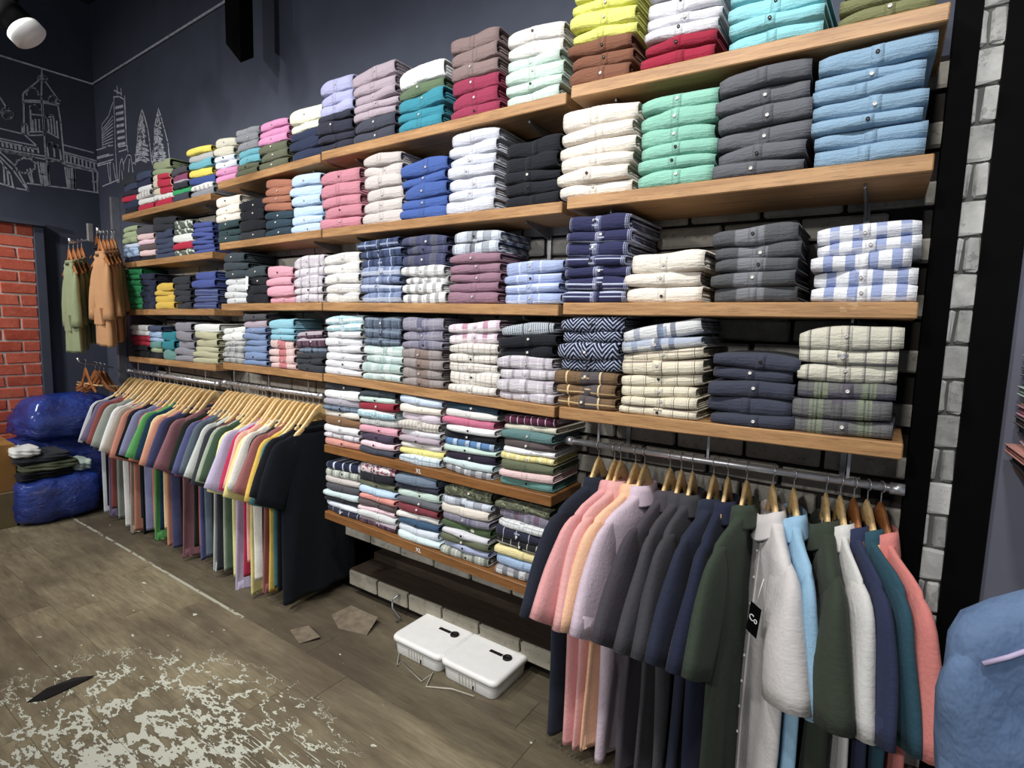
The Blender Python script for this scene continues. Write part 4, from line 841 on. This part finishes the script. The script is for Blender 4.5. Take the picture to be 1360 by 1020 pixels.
# ------------------------------------------------------------------ bags, boxes, clothes on the floor at the end
def bagmat():
    m, t, b = newmat('blue_plastic_sack', .22, .6); oc = geo(t)
    n = noise(t, oc, 7, 5, .6); n2 = noise(t, oc, 18, 5, .7, sc=(1, 1, 2.2))
    t.links.new(ramp(t, n, [(.3, lin((16, 40, 118))), (.7, lin((36, 74, 176)))]), b.inputs['Base Color']); bump(t, b, n2, .9, .03)
    b.inputs['Coat Weight'].default_value = .4; b.inputs['Coat Roughness'].default_value = .15
    return m
M_BAG = bagmat()
def lumpy(name, a, b, mat, seed, pinch=0, amp=.03, k=3.2, sub=4):
    rnd = random.Random(seed); bm = bmesh.new(); bmesh.ops.create_cube(bm, size=2); bmesh.ops.subdivide_edges(bm, edges=bm.edges[:], cuts=9, use_grid_fill=True)
    ph = [rnd.uniform(0, 6.28) for _ in range(9)]; a, b = Vector(a), Vector(b); c = (a + b) / 2; s = (b - a) / 2
    for v in bm.verts:
        q = v.co; l = (abs(q.x) ** 5 + abs(q.y) ** 5 + abs(q.z) ** 5) ** .2; q = q / l
        w_ = amp * (math.sin(k * 2 * q.x + ph[0] + 3 * q.z) + math.sin(k * 3 * q.y + ph[1] + 2 * q.x) + .7 * math.sin(k * 4 * q.z + ph[2] + q.y * 4) + .5 * math.sin(k * 7 * (q.y + q.z) + ph[3]))
        q = q * (1 + w_)
        if pinch: q.x *= 1 - pinch * max(0, q.z) ; q.y *= 1 - pinch * max(0, q.z)
        if q.z < -.97: q.z = -1
        v.co = Vector((q.x * s.x, q.y * s.y, q.z * s.z))
    me = bpy.data.meshes.new(name); bm.to_mesh(me); bm.free(); me.polygons.foreach_set('use_smooth', [True] * len(me.polygons))
    o = link(name, me, mat); o.location = c; return o
def sack_ties(o, p, mat):
    mb = MB(); mb.tube([(p[0], p[1] - .1, p[2]), (p[0] + .01, p[1], p[2] + .02), (p[0], p[1] + .1, p[2])], .012, 6); mb.build('gathered_fold', mat, o, True)
o = lumpy('plastic_sack', (-5.62, 1.20, 0), (-5.14, 1.72, .36), M_BAG, 3, 0, .022); tag(o, 'shiny blue plastic sack on the floor under the pile of dark clothes', 'sack'); sack_ties(o, (.2, .02, -.12), M_BAG)
o = lumpy('plastic_sack', (-5.96, 1.22, 0), (-5.52, 2.02, .62), M_BAG, 4, .12, .03); tag(o, 'bulging blue plastic sack slumped against the red brick panel', 'sack'); sack_ties(o, (.2, .1, .1), M_BAG)
o = lumpy('plastic_sack', (-5.92, 1.32, .58), (-5.45, 2.03, .93), M_BAG, 8, .25, .03); tag(o, 'blue plastic sack lying on top of the other sacks', 'sack'); sack_ties(o, (.18, .1, .0), M_BAG)
def cloth_lump(a, b, tok, seed, lab):
    o = lumpy('crumpled_garment', a, b, fab(tok), seed, 0, .05, 2.2); tag(o, lab, 'garment', 'garments piled on the blue sack')
cloth_lump((-5.52, 1.22, .355), (-5.18, 1.55, .415), 'black', 1, 'black garment at the bottom of the pile on the blue sack')
cloth_lump((-5.5, 1.24, .41), (-5.18, 1.58, .475), 'leaf_olive', 2, 'dark olive garment folded on the blue sack')
cloth_lump((-5.52, 1.20, .47), (-5.2, 1.54, .54), 'charcoal', 5, 'charcoal garment beneath the white one on the sack pile')
cloth_lump((-5.44, 1.19, .53), (-5.2, 1.36, .60), 'fog_white', 6, 'white garment on top of the pile by the cardboard box')
cloth_lump((-5.46, 1.56, .36), (-5.22, 1.68, .44), 'pale_mint', 7, 'pale mint garment peeping from the sack pile')
M_CARD = plain('brown_cardboard', (158, 116, 66), .8, .2, var=.08, scale=10); M_CARD2 = plain('grey_brown_cardboard', (122, 108, 78), .8, .2, var=.08, scale=10); M_TAPE = plain('tape', (176, 138, 88), .35, .5)
for a, b, mt, lab in (((-5.75, .5, 0), (-5.3, 1.215, .27), M_CARD2, 'dull brown cardboard box on the floor under the tan box'), ((-5.72, .52, .272), (-5.32, 1.235, .63), M_CARD, 'tan cardboard box stacked on another beside the sacks')):
    mb = MB(); mb.box(a, b, bev=.004); o = mb.build('cardboard_box', mt); tag(o, lab, 'box')
    mb = MB(); mb.box((a[0] + .02, a[1], b[2]), ((a[0] + b[0]) / 2 - .002, b[1], b[2] + .004)); mb.box(((a[0] + b[0]) / 2 + .002, a[1], b[2]), (b[0] - .02, b[1], b[2] + .004)) if 0 else None
    mb.build('flap', mt, o)
    mb = MB(); mb.box((b[0], a[1] + .3, b[2] - .08), (b[0] + .0015, a[1] + .36, b[2])); mb.build('tape_strip', M_TAPE, o)

# ------------------------------------------------------------------ white bins under the lowest shelf
def bin_(xc, lab):
    root = empty('storage_bin', (xc, 1.92, 0)); tag(root, lab, 'storage bin', 'white storage bins under the shelves')
    W, D, Hh = .315, .28, .078
    def rr(w_, d_, z, r=.03):
        pts = []
        for sx, sy, a0 in ((1, -1, -90), (1, 1, 0), (-1, 1, 90), (-1, -1, 180)):
            for k in range(4): a = math.radians(a0 + 30 * k); pts.append((sx * (w_ / 2 - r) + r * math.cos(a), sy * (d_ / 2 - r) + r * math.sin(a), z))
        return pts
    mb = MB(); mb.add(*loft([rr(W * .9, D * .9, .002), rr(W * .92, D * .92, .008), rr(W * .95, D * .95, Hh - .01), rr(W * .95, D * .95, Hh)])); bo = mb.build('tub', M_WHITEP, root, True)
    mb = MB(); mb.add(*loft([rr(W, D, Hh - .012), rr(W * 1.01, D * 1.01, Hh), rr(W * 1.01, D * 1.01, Hh + .006), rr(W * .97, D * .97, Hh + .016), rr(W * .9, D * .9, Hh + .0165)])); lid = mb.build('lid', M_WHITEP, root, True)
    mb = MB(); mb.add(*loft([[(W * .3 + r_ * math.cos(2 * PI * k / 16), .04 + r_ * math.sin(2 * PI * k / 16), z) for k in range(16)] for r_, z in ((.022, Hh + .016), (.022, Hh + .024), (.015, Hh + .026), (.013, Hh + .021))])); mb.build('knob', M_RUBBER, lid, True)
    mb = MB(); mb.box((W * .3 - .10, .035, Hh + .0165), (W * .3 - .03, .052, Hh + .019)); mb.build('slot', M_RUBBER, lid)
    for q in range(6):
        mb = MB(); xx = -.05 + q * .018; mb.box((xx, -D * .478, .018), (xx + .006, -D * .465, .055)); mb.build('vent_rib', plain('bin_rib', (190, 188, 176), .5) if q == 0 else o2, bo)
        o2 = bo.children[-1].material_slots[0].material if bo.children else None
    mb = MB(); mb.box((W * .1, -D * .485, .012), (W * .1 + .004, -D * .47, .03)); mb.build('latch', M_RUBBER, bo)
bin_(-1.72, 'white lidded storage bin under the shelves, nearer the T-shirt rail'); bin_(-1.405, 'white lidded storage bin under the shelves, nearer the pink shirts')
mb = MB(); pts = [at_z(*q_, .006) for q_ in ((530, 868), (528, 884), (533, 878), (560, 905), (575, 893), (566, 912), (600, 915), (630, 925))]
mb.tube(pts, .004, 6); o = mb.build('cable', plain('grey_cable', (170, 164, 150), .5), None, True); tag(o, 'thin grey cable on the floor in front of the white bins', 'cable')
mb = MB(); a = at_y(530, 790, 2.02); mb.tube([a, a + Vector((-.03, -.02, -.03)), a + Vector((-.02, -.03, -.07)), a + Vector((.03, -.02, -.11)), (a.x + .02, 1.98, .006)], .006, 6); o = mb.build('cable', M_STEEL, None, True); tag(o, 'pale coiled cable hanging from the brick ledge', 'cable')
# lifted vinyl flakes and the open tear in the floor
def flake(pts, lift, lab, mat):
    c = sum((at_z(*q_, 0) for q_ in pts), Vector()) / len(pts); v = []; n = len(pts)
    for k, q_ in enumerate(pts): p = at_z(*q_, 0); v.append((p.x, p.y, .003 + lift[k]))
    v += [(x, y, z + .003) for x, y, z in v]; f = [tuple(range(n))[::-1], tuple(range(n, 2 * n))] + [(k, (k + 1) % n, n + (k + 1) % n, n + k) for k in range(n)]
    o = link('vinyl_flake', mesh('vinyl_flake', v, f, False), mat); tag(o, lab, 'floor flake')
M_FLK = plain('worn_flake', (112, 101, 86), .6, var=.25, scale=30)
flake([(440, 818), (466, 812), (502, 828), (487, 845), (450, 836)], [.0, .03, .03, 0, 0], 'broken lifted vinyl flake beneath the lowest shelf', M_FLK)
flake([(385, 838), (410, 835), (425, 850), (398, 856)], [0, .012, .012, 0], 'small loose vinyl flake beside the black T-shirts', M_FLK)
flake([(36, 934), (62, 918), (98, 905), (126, 899), (112, 906), (80, 921), (58, 931)], [0, .008, .012, .002, 0, 0, 0], 'curled tear lifting from the worn floor', M_RUBBER)

# ------------------------------------------------------------------ fixtures overhead
p = at_y(318, 84, 1.82)
mb = MB(); x0_, x1_ = at_y(300, 60, 1.82).x, at_y(319, 60, 1.82).x
v = [(x0_, 1.82, ZC), (x1_, 1.82, ZC), (x1_, 1.90, ZC), (x0_, 1.90, ZC), (x0_, 1.82, p.z + .14), (x1_, 1.82, p.z), (x1_, 1.90, p.z + .06), (x0_, 1.90, p.z + .16)]
mb.add(v, [(0, 1, 2, 3), (4, 7, 6, 5), (0, 4, 5, 1), (1, 5, 6, 2), (2, 6, 7, 3), (3, 7, 4, 0)])
o = mb.build('hanging_box', M_BLACK); tag(o, 'tall matt black box hanging high on the dark wall', 'box')
c = at_z(22, 30, 2.95); root = empty('track_spotlight', c); tag(root, 'white rimmed track spotlight hanging from the dark ceiling', 'spotlight')
ax = (RR * .62 + RD * .74 + RF * .30).normalized(); q = ax.to_track_quat('Z', 'Y').to_matrix()
def cyl(z0, z1, r0, r1, nm, mat, par):
    mb = MB(); mb.add(*loft([[q @ Vector((r * math.cos(2 * PI * k / 24), r * math.sin(2 * PI * k / 24), z)) for k in range(24)] for z, r in ((z0, r0), (z1, r1))])); return mb.build(nm, mat, par, True)
cyl(-.10, .035, .062, .07, 'housing', M_BLACK, root); cyl(.035, .075, .074, .074, 'front_ring', M_WHITEP, root); cyl(-.20, -.10, .055, .055, 'rear_cap', M_WHITEP, root)
mb = MB(); mb.tube([(0, 0, 0), (0, 0, ZC - c.z)], .012, 8); mb.build('drop_stem', M_BLACK, root)
tr = MB(); tr.box((-5.6, c.y - .02, ZC - .03), (.5, c.y + .02, ZC)); o = tr.build('lighting_track', M_BLACK); tag(o, 'black lighting track along the ceiling', 'track')

# ------------------------------------------------------------------ blue jackets at the near edge
M_JK, t_, b_j = newmat('jacket_blue', .7, .25)
n_ = noise(t_, obco(t_), 7, 5, .6, sc=(1, 1, .6)); t_.links.new(ramp(t_, n_, [(.3, lin((92, 116, 152))), (.7, lin((118, 142, 178)))]), b_j.inputs['Base Color']); bump(t_, b_j, n_, .5, .05); M_PIPE = plain('pink_piping', (206, 190, 222), .6)
jm = shirt_meshes(901, hw=.235, L=.85, sl=.30, flare=-10, sth=.05, ht=.05, rip=.012, collar=True, sleeve_w=.10)
JP = at_y(1518, 640, 1.12)
jr = link('blue_jacket', jm['body'], M_JK); tag(jr, 'dusty blue jacket with pink piping hanging close at the grey wall', 'jacket')
jr.location = JP; jr.rotation_euler = (0, 0, math.radians(-146))
mb = MB(); mb.tube([(-.02, .042, -.178), (.04, .045, -.188), (.10, .044, -.203), (.15, .042, -.222), (.19, .036, -.245), (.215, .026, -.262)], .0035, 6); mb.build('piping', M_PIPE, jr, True)
for s in jm['sl']: link('sleeve', s, M_JK, jr)
link('collar', jm['collar'], M_JK, jr)
h = link('wooden_hanger', HGW, MW_HANG); h.location = jr.location; h.rotation_euler = jr.rotation_euler; tag(h, 'wooden hanger inside the dusty blue jacket', 'hanger'); link('hook', HOOK, M_CHROME, h)
mb = MB(); mb.tube([jr.location + Vector((-.02, .5, 0)), jr.location + Vector((.9, -.6, 0))], .0125, 10); o = mb.build('clothes_rail', M_CHROME, None, True); tag(o, 'chrome rail carrying the dusty blue jacket', 'rail')
